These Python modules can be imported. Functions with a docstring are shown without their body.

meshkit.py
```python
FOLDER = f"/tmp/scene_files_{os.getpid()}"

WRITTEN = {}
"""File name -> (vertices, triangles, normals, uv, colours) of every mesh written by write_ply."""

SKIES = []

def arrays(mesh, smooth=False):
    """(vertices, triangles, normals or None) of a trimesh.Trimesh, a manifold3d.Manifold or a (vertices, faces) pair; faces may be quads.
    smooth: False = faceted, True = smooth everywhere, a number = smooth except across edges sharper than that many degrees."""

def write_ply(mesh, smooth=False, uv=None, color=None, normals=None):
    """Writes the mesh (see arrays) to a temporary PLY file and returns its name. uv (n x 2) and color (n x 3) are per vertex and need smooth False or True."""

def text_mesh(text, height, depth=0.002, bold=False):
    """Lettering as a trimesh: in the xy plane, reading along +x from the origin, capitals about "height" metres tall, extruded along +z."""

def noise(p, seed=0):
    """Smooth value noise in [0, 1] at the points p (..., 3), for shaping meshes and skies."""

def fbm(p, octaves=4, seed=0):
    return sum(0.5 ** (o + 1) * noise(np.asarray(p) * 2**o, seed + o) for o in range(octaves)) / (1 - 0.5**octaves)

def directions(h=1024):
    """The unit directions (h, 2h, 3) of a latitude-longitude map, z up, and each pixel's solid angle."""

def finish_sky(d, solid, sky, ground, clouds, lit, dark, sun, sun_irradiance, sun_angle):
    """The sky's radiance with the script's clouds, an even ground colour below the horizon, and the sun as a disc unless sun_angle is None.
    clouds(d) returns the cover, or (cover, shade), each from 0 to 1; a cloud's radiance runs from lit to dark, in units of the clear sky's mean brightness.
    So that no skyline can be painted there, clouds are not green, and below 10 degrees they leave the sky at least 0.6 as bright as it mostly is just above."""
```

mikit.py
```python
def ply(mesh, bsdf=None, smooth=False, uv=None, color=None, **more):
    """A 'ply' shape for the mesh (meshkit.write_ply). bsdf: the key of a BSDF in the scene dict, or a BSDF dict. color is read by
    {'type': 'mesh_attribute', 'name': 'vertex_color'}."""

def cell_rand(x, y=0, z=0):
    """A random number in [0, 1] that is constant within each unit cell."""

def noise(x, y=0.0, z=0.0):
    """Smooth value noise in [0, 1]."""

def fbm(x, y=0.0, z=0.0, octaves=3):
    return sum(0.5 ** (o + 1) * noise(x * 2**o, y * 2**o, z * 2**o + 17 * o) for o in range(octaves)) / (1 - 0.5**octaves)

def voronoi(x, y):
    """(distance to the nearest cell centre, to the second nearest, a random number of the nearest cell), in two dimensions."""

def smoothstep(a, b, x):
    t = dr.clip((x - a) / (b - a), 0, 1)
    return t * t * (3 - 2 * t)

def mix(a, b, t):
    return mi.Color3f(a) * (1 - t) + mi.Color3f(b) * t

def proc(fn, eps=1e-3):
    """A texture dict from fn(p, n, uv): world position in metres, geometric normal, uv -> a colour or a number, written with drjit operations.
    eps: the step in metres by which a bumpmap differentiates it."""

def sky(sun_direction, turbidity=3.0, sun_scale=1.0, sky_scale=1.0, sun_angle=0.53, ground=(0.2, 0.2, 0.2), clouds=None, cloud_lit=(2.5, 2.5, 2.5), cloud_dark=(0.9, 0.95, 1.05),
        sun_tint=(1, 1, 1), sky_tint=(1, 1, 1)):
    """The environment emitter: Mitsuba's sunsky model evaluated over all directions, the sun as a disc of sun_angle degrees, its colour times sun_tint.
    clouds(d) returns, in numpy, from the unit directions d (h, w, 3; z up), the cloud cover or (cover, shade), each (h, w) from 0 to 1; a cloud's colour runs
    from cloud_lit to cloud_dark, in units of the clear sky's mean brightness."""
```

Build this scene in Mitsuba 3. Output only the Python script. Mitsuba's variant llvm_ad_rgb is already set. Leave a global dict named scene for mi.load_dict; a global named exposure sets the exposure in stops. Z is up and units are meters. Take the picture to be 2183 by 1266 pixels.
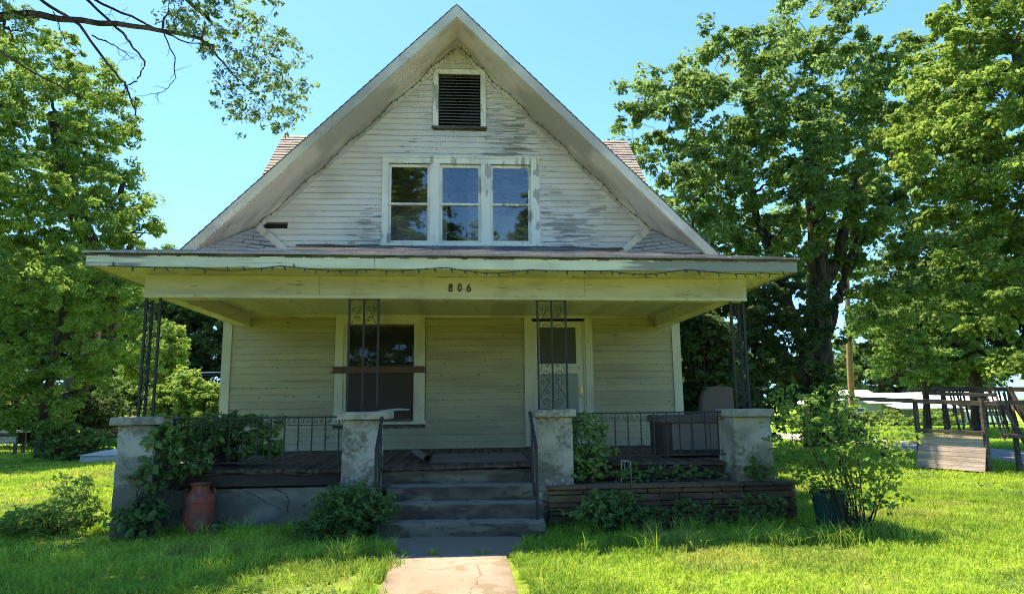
import math
import numpy as np
import trimesh
import drjit as dr
import mitsuba as mi
import mikit
import meshkit
from mikit import noise, fbm, cell_rand, smoothstep, mix, voronoi

T = mi.ScalarTransform4f
scene, labels = {}, {}

# ------------------------------------------------------------------ camera, sky, exposure
EYE = np.array([0.0, 0.0, 1.42])
PITCH, YAW, ROLL = np.radians([9.0, 4.25, 0.7])
fwd = np.array([np.sin(YAW) * np.cos(PITCH), np.cos(YAW) * np.cos(PITCH), np.sin(PITCH)])
r0 = np.array([np.cos(YAW), -np.sin(YAW), 0.0])
u0 = np.cross(r0, fwd)
upv = np.sin(ROLL) * r0 + np.cos(ROLL) * u0
FOCAL = 1450.0
scene['camera'] = {'type': 'perspective', 'fov': float(np.degrees(2 * np.arctan(2183 / 2 / FOCAL))), 'fov_axis': 'x', 'near_clip': 0.05, 'far_clip': 2000.0,
                   'to_world': T().look_at(origin=EYE.tolist(), target=(EYE + fwd).tolist(), up=upv.tolist())}

SUN = (-0.22, 0.36, 1.0)
scene['daylight'] = mikit.sky(SUN, turbidity=3.0, sun_scale=1.0, ground=(0.10, 0.16, 0.05), sun_tint=(1.0, 0.95, 0.84), sky_tint=(0.57, 0.735, 0.91))
exposure = 3.62

# ------------------------------------------------------------------ helpers
rng = np.random.default_rng(806)


def num(key):
    if key not in scene:
        return key
    i = 1
    while f'{key}_{i:03d}' in scene:
        i += 1
    return f'{key}_{i:03d}'


counters = {}


def fresh(key):
    n = counters.get(key, -1) + 1
    counters[key] = n
    return key if n == 0 else f'{key}_{n:03d}'


def obj(name, mesh, bsdf, parent=None, smooth=False, label=None, **props):
    key = fresh(name if parent is None else parent + '__' + name)
    if hasattr(mesh, 'build'):
        mesh = mesh.build()
    scene[key] = mikit.ply(mesh, bsdf, smooth=smooth)
    if label or props:
        labels[key] = {**({'label': label} if label else {}), **props}
    return key


def thing(name, label, category, group=None):
    key = fresh(name)
    labels[key] = {'label': label, 'category': category}
    if group:
        labels[key]['group'] = group
    return key


class MB:
    """Collects vertices and triangles of one mesh."""

    def __init__(self):
        self.v, self.f, self.n = [], [], 0

    def add(self, v, f):
        v, f = np.asarray(v, float), np.asarray(f, int)
        if f.shape[1] == 4:
            f = np.vstack([f[:, [0, 1, 2]], f[:, [0, 2, 3]]])
        self.v.append(v)
        self.f.append(f + self.n)
        self.n += len(v)
        return self

    def mesh(self, m):
        return self.add(m.vertices, m.faces)

    def hexa(self, v8):
        """Eight corners: four of the bottom (counter-clockwise from above), four of the top."""
        return self.add(v8, [[0, 3, 2, 1], [4, 5, 6, 7], [0, 1, 5, 4], [1, 2, 6, 5], [2, 3, 7, 6], [3, 0, 4, 7]])

    def box(self, x0, x1, y0, y1, z0, z1):
        return self.hexa([[x0, y0, z0], [x1, y0, z0], [x1, y1, z0], [x0, y1, z0], [x0, y0, z1], [x1, y0, z1], [x1, y1, z1], [x0, y1, z1]])

    def bar(self, p, q, w, h, up=(0, 0, 1)):
        p, q = np.asarray(p, float), np.asarray(q, float)
        d = q - p
        d = d / np.linalg.norm(d)
        s = np.cross(d, up)
        if np.linalg.norm(s) < 1e-3:
            s = np.cross(d, (0, 1, 0))
        s = s / np.linalg.norm(s)
        t = np.cross(s, d)
        c = [(-w / 2, -h / 2), (w / 2, -h / 2), (w / 2, h / 2), (-w / 2, h / 2)]
        v = [p + a * s + b * t for a, b in c] + [q + a * s + b * t for a, b in c]
        return self.hexa(v)

    def tube(self, pts, r, sides=6):
        p = np.asarray(pts, float)
        r = np.broadcast_to(np.asarray(r, float), (len(p),))
        t = np.gradient(p, axis=0)
        t /= np.linalg.norm(t, axis=1, keepdims=True) + 1e-12
        a = np.cross(t, np.where(np.abs(t[:, 2:]) < 0.9, [0, 0, 1.0], [1.0, 0, 0]))
        a /= np.linalg.norm(a, axis=1, keepdims=True) + 1e-12
        b = np.cross(t, a)
        ang = np.arange(sides) * 2 * np.pi / sides
        v = p[:, None] + r[:, None, None] * (np.cos(ang)[None, :, None] * a[:, None] + np.sin(ang)[None, :, None] * b[:, None])
        n = len(p)
        i, j = np.meshgrid(np.arange(n - 1), np.arange(sides), indexing='ij')
        q = np.stack([i * sides + j, i * sides + (j + 1) % sides, (i + 1) * sides + (j + 1) % sides, (i + 1) * sides + j], -1).reshape(-1, 4)
        tri = np.vstack([q[:, [0, 1, 2]], q[:, [0, 2, 3]]])
        caps = [[0, k + 1, k] for k in range(1, sides - 1)] + [[(n - 1) * sides, (n - 1) * sides + k, (n - 1) * sides + k + 1] for k in range(1, sides - 1)]
        return self.add(v.reshape(-1, 3), np.vstack([tri, caps]))

    def build(self):
        return np.vstack(self.v), np.vstack(self.f)


def moved(mesh, m):
    v, f = mesh
    m = np.asarray(m)
    return v @ m[:3, :3].T + m[:3, 3], f


def rotz(a, at=(0, 0, 0)):
    c, s = np.cos(a), np.sin(a)
    m = np.eye(4)
    m[:2, :2] = [[c, -s], [s, c]]
    m[:3, 3] = at
    return m


def rough_box(x0, x1, y0, y1, z0, z1, edge=0.06, amp=0.006, bevel=0.012, seed=0, freq=9.0):
    """A box with worn edges: subdivided, its corners rounded off and its faces slightly uneven."""
    b = trimesh.creation.box((x1 - x0, y1 - y0, z1 - z0))
    v, f = trimesh.remesh.subdivide_to_size(b.vertices, b.faces, edge, max_iter=12)
    m = trimesh.Trimesh(v, f, process=True)
    v = np.array(m.vertices)
    h = np.array([x1 - x0, y1 - y0, z1 - z0]) / 2
    inner = np.maximum(h - bevel, h * 0.2)
    core = np.clip(v, -inner, inner)
    d = v - core
    L = np.linalg.norm(d, axis=1, keepdims=True)
    nrm = d / np.maximum(L, 1e-9)
    v = core + nrm * bevel
    c = np.array([(x0 + x1) / 2, (y0 + y1) / 2, (z0 + z1) / 2])
    w = v + c
    v = w + nrm * ((meshkit.fbm(w * freq, 3, seed) - 0.5) * 2 * amp)[:, None]
    return v, np.array(m.faces)


def lathe(profile, at, sections=28):
    m = trimesh.creation.revolve(np.array(profile, float), sections=sections)
    m.apply_translation(at)
    return np.array(m.vertices), np.array(m.faces)


# ------------------------------------------------------------------ materials
def diffuse(c, rough=0.7, metallic=0.0, spec=0.35):
    return {'type': 'twosided', 'b': {'type': 'principled', 'base_color': c if isinstance(c, dict) else {'type': 'rgb', 'value': c}, 'roughness': rough, 'metallic': metallic, 'specular': spec}}


def seg_dist(u, v, pts):
    d = mi.Float(9.0)
    for (x0, y0), (x1, y1) in zip(pts[:-1], pts[1:]):
        dx, dy = x1 - x0, y1 - y0
        t = dr.clip(((u - x0) * dx + (v - y0) * dy) / (dx * dx + dy * dy), 0, 1)
        d = dr.minimum(d, dr.sqrt(dr.square(u - x0 - t * dx) + dr.square(v - y0 - t * dy)))
    return d


def peel(base, wood, scale, thresh, dirt=(0.30, 0.27, 0.22), xy=lambda p: (p.x, p.z)):
    def fn(p, n, uv):
        a, b = xy(p)
        big = fbm(a * 0.9 + 3.1, b * 1.1, 2.0, 3)
        grain = fbm(a * 3.0, b * 46.0, 5.0, 3)
        t = smoothstep(thresh, thresh + 0.10, big * 0.62 + grain * 0.42)
        stain = fbm(a * 2.2, b * 0.7, 9.0, 3)
        c = mix(base, dirt, 0.30 * smoothstep(0.45, 0.8, stain))
        board = cell_rand(b * 8.7, 3, dr.floor(a * 0.4))
        c = c * (0.93 + 0.1 * board)
        w = mi.Color3f(wood) * (0.6 + 0.9 * fbm(a * 2.0, b * 90.0, 1.0, 2))
        return c * (1 - t) + w * t
    return fn


white_fn = peel((0.70, 0.665, 0.625), (0.21, 0.205, 0.20), 1, 0.585)


def gable_fn(p, n, uv):
    # old white lap siding: bare grey wood near the window, under its head and low on the wall
    a, b = p.x, p.z
    low = smoothstep(5.4, 4.3, b) * 0.04 + smoothstep(1.6, 0.2, dr.abs(a + 0.05)) * smoothstep(6.6, 6.0, b) * smoothstep(5.6, 5.95, b) * 0.10
    low = low + smoothstep(2.6, 1.45, a) * smoothstep(1.3, 1.5, a) * smoothstep(5.6, 5.2, b) * 0.08
    low = low + smoothstep(-2.8, -1.6, a) * smoothstep(-1.2, -1.5, a) * smoothstep(5.3, 4.9, b) * 0.06
    big = fbm(a * 0.9 + 3.1, b * 1.3, 2.0, 3)
    grain = fbm(a * 4.6, b * 34.0, 5.0, 4)
    t = smoothstep(0.645, 0.69, big * 0.50 + grain * 0.52 + low)
    stain = fbm(a * 1.7, b * 2.3, 9.0, 3)
    c = mix((0.58, 0.545, 0.515), (0.37, 0.35, 0.33), 0.5 * smoothstep(0.42, 0.8, stain))
    c = c * (0.94 + 0.09 * cell_rand(b * 9.09, 3, 1))
    w = mi.Color3f(0.28, 0.265, 0.25) * (0.5 + 1.1 * fbm(a * 2.0, b * 90.0, 1.0, 2))
    return c * (1 - t) + w * t


def rake_fn(p, n, uv):
    h = dr.abs(p.x + 0.09)
    s, q = (h + p.z) * 0.707, (h - p.z) * 0.707
    big = fbm(q * 0.8, s * 2.0, p.y * 2.2, 3)
    grain = fbm(q * 2.2, s * 13.0, p.y * 7.0, 3)
    t = smoothstep(0.57, 0.74, big * 0.6 + grain * 0.42)
    mould = fbm(q * 1.1, p.y * 1.7, 4.0, 3)
    c = mix((0.56, 0.525, 0.475), (0.29, 0.27, 0.245), 0.75 * smoothstep(0.40, 0.72, mould))
    w = mi.Color3f(0.30, 0.28, 0.26) * (0.6 + 0.9 * fbm(q * 2.0, s * 20.0, p.y * 14, 2))
    return c * (1 - t * 0.75) + w * (t * 0.75)


def trim_fn(p, n, uv):
    big = fbm(p.x * 1.7, p.z * 1.3, p.y * 1.5, 3)
    grain = fbm(p.x * 16.0, p.z * 5.0, 5.0, 3)
    t = smoothstep(0.60, 0.68, big * 0.5 + grain * 0.55)
    c = mix((0.68, 0.66, 0.60), (0.46, 0.44, 0.40), 0.5 * smoothstep(0.5, 0.8, fbm(p.x * 3, p.z * 3, 1.0, 2)))
    return mix(c, (0.30, 0.30, 0.28), t * 0.9)


def fascia_fn(p, n, uv):
    big = fbm(p.x * 0.8, p.z * 2.0, 2.0, 3)
    grain = fbm(p.x * 2.4, p.z * 48.0, 5.0, 3)
    ends = smoothstep(1.4, 3.0, p.x) * 0.22 + smoothstep(-2.4, -4.0, p.x) * 0.20
    t = smoothstep(0.57, 0.72, big * 0.5 + grain * 0.47 + ends)
    c = mix((0.58, 0.575, 0.45), (0.42, 0.41, 0.31), 0.5 * smoothstep(0.45, 0.75, fbm(p.x * 2, p.z * 9, 7.0, 2)))
    return mix(c, mi.Color3f(0.17, 0.17, 0.155), t * 0.9)


def cream_fn(p, n, uv):
    streak = fbm(p.x * 1.1, p.z * 7.0, 3.0, 3)
    spots = fbm(p.x * 7.0, p.z * 22.0, p.y * 3.0, 3)
    c = mix((0.350, 0.312, 0.188), (0.285, 0.252, 0.152), smoothstep(0.35, 0.75, streak))
    c = mix(c, (0.385, 0.355, 0.24), 0.6 * smoothstep(0.5, 0.8, fbm(p.x * 0.5, p.z * 1.2, 8.0, 2)))
    c = c * (0.95 + 0.08 * cell_rand(p.z * 8.547, 1, 5))
    return mix(c, (0.12, 0.105, 0.06), 0.8 * smoothstep(0.72, 0.80, spots))


def beam_fn(p, n, uv):
    c = mix((0.46, 0.425, 0.30), (0.40, 0.365, 0.26), smoothstep(0.35, 0.75, fbm(p.x * 0.9, p.z * 9.0, 3.0, 3)))
    c = mix(c, (0.30, 0.26, 0.15), 0.3 * smoothstep(0.56, 0.80, fbm(p.x * 6.0, p.z * 2.3, 2.0, 4)))
    c = mix(c, (0.07, 0.06, 0.04), 0.6 * smoothstep(0.006, 0.002, dr.abs(dr.abs(p.x + 0.1) - 1.65)))
    c = mix(c, (0.33, 0.28, 0.16), 0.6 * smoothstep(0.55, 0.75, fbm(p.x * 1.6, p.z * 7.0, 6.0, 3)))
    return mix(c, (0.16, 0.135, 0.08), 0.7 * smoothstep(0.73, 0.80, fbm(p.x * 4.0, p.z * 46.0, 4.0, 4)))


def porch_trim_fn(p, n, uv):
    c = mix((0.47, 0.455, 0.33), (0.38, 0.365, 0.26), smoothstep(0.4, 0.75, fbm(p.x * 3, p.z * 2.0, 2.0, 3)))
    return mix(c, (0.24, 0.22, 0.16), 0.7 * smoothstep(0.68, 0.76, fbm(p.x * 18, p.z * 10, p.y * 6, 3)))


def pier_fn(p, n, uv):
    c = mix((0.325, 0.295, 0.23), (0.21, 0.19, 0.148), smoothstep(0.35, 0.7, fbm(p.x * 5, p.y * 5, p.z * 4, 3)))
    c = mix(c, (0.37, 0.35, 0.295), smoothstep(0.5, 0.7, fbm(p.x * 2.2, p.y * 2.2, p.z * 3 + 5, 3)))
    grime = fbm(p.x * 4.0, p.y * 4.0, p.z * 3.0 + 2, 3) * 0.55 + fbm(p.x * 34, p.y * 34, p.z * 26, 3) * 0.45
    g = smoothstep(0.44, 0.64, grime + 0.20 * smoothstep(1.0, 0.3, p.z) - 0.05)
    return mix(c, (0.08, 0.075, 0.056), 0.8 * g)


def base_fn(p, n, uv):
    c = mix((0.20, 0.178, 0.138), (0.095, 0.084, 0.066), smoothstep(0.35, 0.65, fbm(p.x * 3, p.y * 3, p.z * 5, 4)))
    c = mix(c, (0.22, 0.18, 0.115), 0.6 * smoothstep(-2.4, -1.6, p.x) * smoothstep(0.45, 0.6, fbm(p.x * 2, 1.0, p.z * 2, 2)))
    w = (fbm(p.x * 13, p.z * 13, 2.0, 2) - 0.5) * 0.05
    a = seg_dist(p.x + w, p.z + w, [(-2.28, 0.56), (-2.22, 0.50), (-2.08, 0.36), (-2.05, 0.22)])
    b = seg_dist(p.x + w, p.z - w, [(-2.68, 0.48), (-2.5, 0.42), (-2.3, 0.30), (-2.15, 0.24)])
    k = smoothstep(0.011, 0.003, a) + 0.8 * smoothstep(0.008, 0.002, b)
    return mix(c, (0.02, 0.02, 0.018), dr.minimum(k, 1))


def step_fn(p, n, uv):
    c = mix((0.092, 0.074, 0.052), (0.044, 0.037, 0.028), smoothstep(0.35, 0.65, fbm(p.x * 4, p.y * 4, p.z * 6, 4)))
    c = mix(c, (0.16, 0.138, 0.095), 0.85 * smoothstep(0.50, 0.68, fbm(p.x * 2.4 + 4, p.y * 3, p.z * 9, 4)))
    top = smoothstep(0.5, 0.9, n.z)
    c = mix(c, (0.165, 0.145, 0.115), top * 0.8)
    return mix(c, (0.04, 0.04, 0.036), 0.75 * smoothstep(0.60, 0.72, fbm(p.x * 17, p.y * 17, p.z * 17, 3)))


def walk_fn(p, n, uv):
    c = mix((0.190, 0.158, 0.125), (0.158, 0.129, 0.100), smoothstep(0.3, 0.75, fbm(p.x * 2.0, p.y * 1.4, 1.0, 4)))
    c = c * (0.9 + 0.2 * fbm(p.x * 60, p.y * 60, 2.0, 2))
    c = mix(c, (0.11, 0.085, 0.055), 0.75 * smoothstep(0.60, 0.74, fbm(p.x * 5, p.y * 5, 8.0, 4) + 0.10 * smoothstep(0.25, 0.6, p.x)))
    w = (fbm(p.x * 9, p.y * 9, 3.0, 3) - 0.5) * 0.12
    crack = dr.minimum(seg_dist(p.x + w, p.y + w, [(-0.66, 6.35), (-0.2, 6.2), (0.1, 6.42), (0.44, 6.3)]), seg_dist(p.x - w, p.y + w, [(0.1, 6.42), (0.16, 5.9), (0.05, 5.3)]))
    c = mix(c, (0.05, 0.042, 0.03), 0.8 * smoothstep(0.010, 0.002, crack))
    edge = smoothstep(0.36, 0.55, dr.abs(p.x + 0.11) + 0.22 * (fbm(p.x * 7, p.y * 7, 1.0, 3) - 0.5))
    c = mix(c, (0.085, 0.07, 0.045), 0.65 * edge)
    c = mix(c, (0.09, 0.075, 0.05), 0.7 * smoothstep(0.72, 0.80, fbm(p.x * 26, p.y * 26, 5.0, 3)))
    return mix(c, (0.125, 0.104, 0.076), smoothstep(6.75, 6.85, p.y) * 0.9)  # stretch by the steps: porch shade put into the walk colour


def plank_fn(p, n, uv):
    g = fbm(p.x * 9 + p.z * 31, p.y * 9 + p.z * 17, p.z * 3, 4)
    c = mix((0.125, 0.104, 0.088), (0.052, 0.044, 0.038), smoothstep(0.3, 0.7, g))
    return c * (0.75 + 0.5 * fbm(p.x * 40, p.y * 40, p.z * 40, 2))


def floor_fn(p, n, uv):
    g = fbm(p.x * 22, p.y * 1.6, p.z * 3, 4)
    return mix((0.085, 0.06, 0.044), (0.036, 0.027, 0.021), smoothstep(0.3, 0.7, g))


def panel_fn(p, n, uv):
    g = fbm(p.x * 3 + p.y * 3, p.z * 50, 2.0, 3)
    c = mix((0.50, 0.425, 0.40), (0.31, 0.265, 0.25), smoothstep(0.35, 0.7, g))
    return c * (0.85 + 0.3 * cell_rand(p.z * 12.5, 2, 1))


def shingle_fn(p, n, uv):
    row = dr.floor((p.z) * 9.0)
    r = cell_rand(dr.floor(p.x * 3.3 + 0.5 * row), row, 2)
    c = mix((0.29, 0.258, 0.24), (0.19, 0.17, 0.158), r)
    c = mix(c, (0.38, 0.335, 0.305), smoothstep(0.5, 0.8, fbm(p.x * 1.2, p.y * 2.2, p.z, 3)) * 0.8)
    return c * (0.7 + 0.6 * noise(p.x * 90, p.y * 90, p.z * 90))


def stone_fn(p, n, uv):
    r = fbm(p.x * 1.6, p.z * 6.0, 3.0, 2)
    c = mix((0.105, 0.064, 0.036), (0.052, 0.034, 0.021), smoothstep(0.3, 0.7, r))
    c = mix(c, (0.17, 0.125, 0.045), smoothstep(0.60, 0.72, fbm(p.x * 1.1 + 7, p.z * 2.4, 1.0, 2)))
    return c * (0.65 + 0.7 * fbm(p.x * 28, p.y * 28, p.z * 36, 3))


def ground_fn(p, n, uv):
    a = fbm(p.x * 0.35, p.y * 0.35, 1.0, 3)
    c = mix((0.18, 0.32, 0.03), (0.25, 0.39, 0.04), smoothstep(0.3, 0.7, a))
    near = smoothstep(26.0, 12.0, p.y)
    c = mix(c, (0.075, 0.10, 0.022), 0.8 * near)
    d = smoothstep(0.55, 0.7, fbm(p.x * 2.1, p.y * 2.1, 4.0, 4))
    c = mix(c, (0.10, 0.085, 0.045), 0.45 * d)
    track = smoothstep(1.5, 0.7, dr.abs(p.x + 13.2 + 0.18 * (p.y - 36))) * smoothstep(28.0, 31.0, p.y) * smoothstep(60.0, 50.0, p.y)
    return mix(c, (0.36, 0.28, 0.23), track * 0.9) * (0.8 + 0.4 * fbm(p.x * 9, p.y * 9, 2.0, 2))


def grass_fn(p, n, uv):
    big = fbm(p.x * 0.55 + 2, p.y * 0.55, 1.0, 3)
    c = mix((0.225, 0.385, 0.045), (0.375, 0.540, 0.066), smoothstep(0.32, 0.68, big))
    c = mix(c, (0.40, 0.40, 0.12), 0.55 * smoothstep(0.58, 0.74, fbm(p.x * 0.9 + 11, p.y * 1.1, 6.0, 3)))
    c = mix(c, (0.15, 0.27, 0.05), 0.6 * smoothstep(0.56, 0.7, fbm(p.x * 1.7 + 5, p.y * 1.7, 3.0, 3)))
    r = cell_rand(p.x * 45, p.y * 45, 2)
    c = mix(c, (0.44, 0.45, 0.12), 0.45 * smoothstep(0.72, 1.0, r))
    return c * (0.75 + 0.5 * cell_rand(p.x * 31, p.y * 31, 7))


def leaf_fn(dark, light, yellow, f=0.9):
    def fn(p, n, uv):
        t = smoothstep(0.3, 0.7, fbm(p.x * f, p.y * f, p.z * f, 2))
        r = cell_rand(p.x * 9, p.y * 9, p.z * 9)
        c = mix(dark, light, 0.55 * t + 0.45 * r)
        return mix(c, yellow, 0.5 * smoothstep(0.86, 1.0, cell_rand(p.x * 3.1, p.y * 3.1, p.z * 3.1)))
    return fn


def bark_fn(p, n, uv):
    c = mix((0.075, 0.06, 0.048), (0.022, 0.019, 0.017), smoothstep(0.35, 0.65, fbm(p.x * 8, p.y * 8, p.z * 1.6, 3)))
    return c


def rust_fn(p, n, uv):
    c = mix((0.27, 0.055, 0.035), (0.14, 0.045, 0.028), smoothstep(0.35, 0.7, fbm(p.x * 9, p.y * 9, p.z * 6, 3)))
    return mix(c, (0.20, 0.10, 0.06), 0.7 * smoothstep(0.55, 0.72, fbm(p.x * 21, p.y * 21, p.z * 14, 3)))


def thin(fn, trans=0.9, rough=0.55):
    return {'type': 'principledthin', 'base_color': mikit.proc(fn), 'roughness': rough, 'diff_trans': trans, 'spec_trans': 0.0, 'eta': 1.4}


P = mikit.proc
scene.update({
    'm_siding': diffuse(P(gable_fn)), 'm_rake': diffuse(P(rake_fn)), 'm_trim': diffuse(P(trim_fn)), 'm_fascia': diffuse(P(fascia_fn)),
    'm_cream': diffuse(P(cream_fn)), 'm_beam': diffuse(P(beam_fn)), 'm_porch_trim': diffuse(P(porch_trim_fn), 0.5),
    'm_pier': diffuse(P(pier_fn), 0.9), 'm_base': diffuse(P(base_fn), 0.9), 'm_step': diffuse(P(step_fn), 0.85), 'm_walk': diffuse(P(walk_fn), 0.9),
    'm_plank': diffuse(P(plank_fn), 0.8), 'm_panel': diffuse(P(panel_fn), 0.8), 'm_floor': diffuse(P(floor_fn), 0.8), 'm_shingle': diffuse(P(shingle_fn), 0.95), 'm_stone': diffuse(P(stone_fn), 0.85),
    'm_ground': diffuse(P(ground_fn), 1.0, spec=0.05), 'm_bark': diffuse(P(bark_fn), 0.95), 'm_rust': diffuse(P(rust_fn), 0.65),
    'm_grass': thin(grass_fn, 0.9, 0.5),
    'm_leaf_mid': thin(leaf_fn((0.100, 0.175, 0.054), (0.235, 0.365, 0.110), (0.30, 0.40, 0.11)), 1.0),
    'm_leaf_lime': thin(leaf_fn((0.120, 0.205, 0.045), (0.275, 0.410, 0.095), (0.36, 0.44, 0.09)), 1.0),
    'm_leaf_dark': thin(leaf_fn((0.045, 0.078, 0.034), (0.105, 0.160, 0.062), (0.13, 0.19, 0.06)), 0.8),
    'm_iron': diffuse((0.018, 0.019, 0.020), 0.55), 'm_brown_board': diffuse((0.095, 0.050, 0.033), 0.7), 'm_return': diffuse((0.36, 0.345, 0.345), 0.85), 'm_black': diffuse((0.008, 0.008, 0.009), 0.9), 'm_board': diffuse((0.040, 0.028, 0.023), 0.75),
    'm_cord': diffuse((0.02, 0.028, 0.025), 0.5), 'm_lattice': diffuse((0.105, 0.115, 0.125), 0.7),
    'm_glass': {'type': 'thindielectric', 'int_ior': 1.75}, 'm_old_glass': {'type': 'thindielectric', 'int_ior': 1.3}, 'm_brass': diffuse((0.55, 0.38, 0.12), 0.3, 0.9),
    'm_metal': diffuse((0.45, 0.46, 0.46), 0.4, 0.6), 'm_white': diffuse((0.74, 0.75, 0.76), 0.5), 'm_metal_roof': diffuse((0.66, 0.70, 0.74), 0.45), 'm_house_grey': diffuse((0.17, 0.20, 0.19), 0.8),
    'm_asphalt': diffuse((0.17, 0.165, 0.165), 0.95), 'm_green': diffuse((0.010, 0.050, 0.036), 0.6), 'm_fabric': diffuse((0.115, 0.088, 0.078), 0.95, spec=0.1), 'm_box': diffuse((0.135, 0.118, 0.108), 0.6),
    'm_darkbox': diffuse((0.040, 0.033, 0.029), 0.7), 'm_door': diffuse((0.47, 0.46, 0.36), 0.5), 'm_kick': diffuse((0.17, 0.19, 0.16), 0.35, 0.2), 'm_screen': diffuse((0.050, 0.052, 0.040), 0.6), 'm_mat': diffuse((0.115, 0.088, 0.068), 0.8),
    'm_pole': diffuse((0.27, 0.165, 0.10), 0.9), 'm_concrete': diffuse((0.38, 0.38, 0.37), 0.9), 'm_flash': diffuse((0.045, 0.048, 0.055), 0.45),
})

# ------------------------------------------------------------------ the ground
HX = -0.09                                   # the house's middle


def sstep(a, b, x):
    t = np.clip((x - a) / (b - a), 0, 1)
    return t * t * (3 - 2 * t)


def terrain(x, y):
    x, y = np.asarray(x, float), np.asarray(y, float)
    z = 3.0 * sstep(24, 48, y) * sstep(-2, -9, x) - 1.6 * sstep(27, 75, y) * sstep(0, 10, x)
    return z + 0.05 * (meshkit.noise(np.stack([x * 0.3, y * 0.3, x * 0], -1), 5) - 0.5) * sstep(9, 14, np.abs(x) + np.maximum(y - 9, 0) * 0.4)


def axis(parts):
    return np.unique(np.concatenate([np.arange(a, b, s) for a, b, s in parts]))


gx = axis([(-400, -60, 20), (-60, -20, 2), (-20, 20, 0.5), (20, 60, 2), (60, 401, 20)])
gy = axis([(-120, -10, 10), (-10, 36, 0.5), (36, 90, 2), (90, 601, 20)])
X, Y = np.meshgrid(gx, gy, indexing='ij')
Z = terrain(X, Y)
nx, ny = X.shape
i, j = np.meshgrid(np.arange(nx - 1), np.arange(ny - 1), indexing='ij')
quads = np.stack([i * ny + j, (i + 1) * ny + j, (i + 1) * ny + j + 1, i * ny + j + 1], -1).reshape(-1, 4)
obj('lawn_ground', (np.stack([X, Y, Z], -1).reshape(-1, 3), quads), 'm_ground', smooth=True, label='green lawn ground reaching around the house to the trees', kind='structure')

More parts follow.
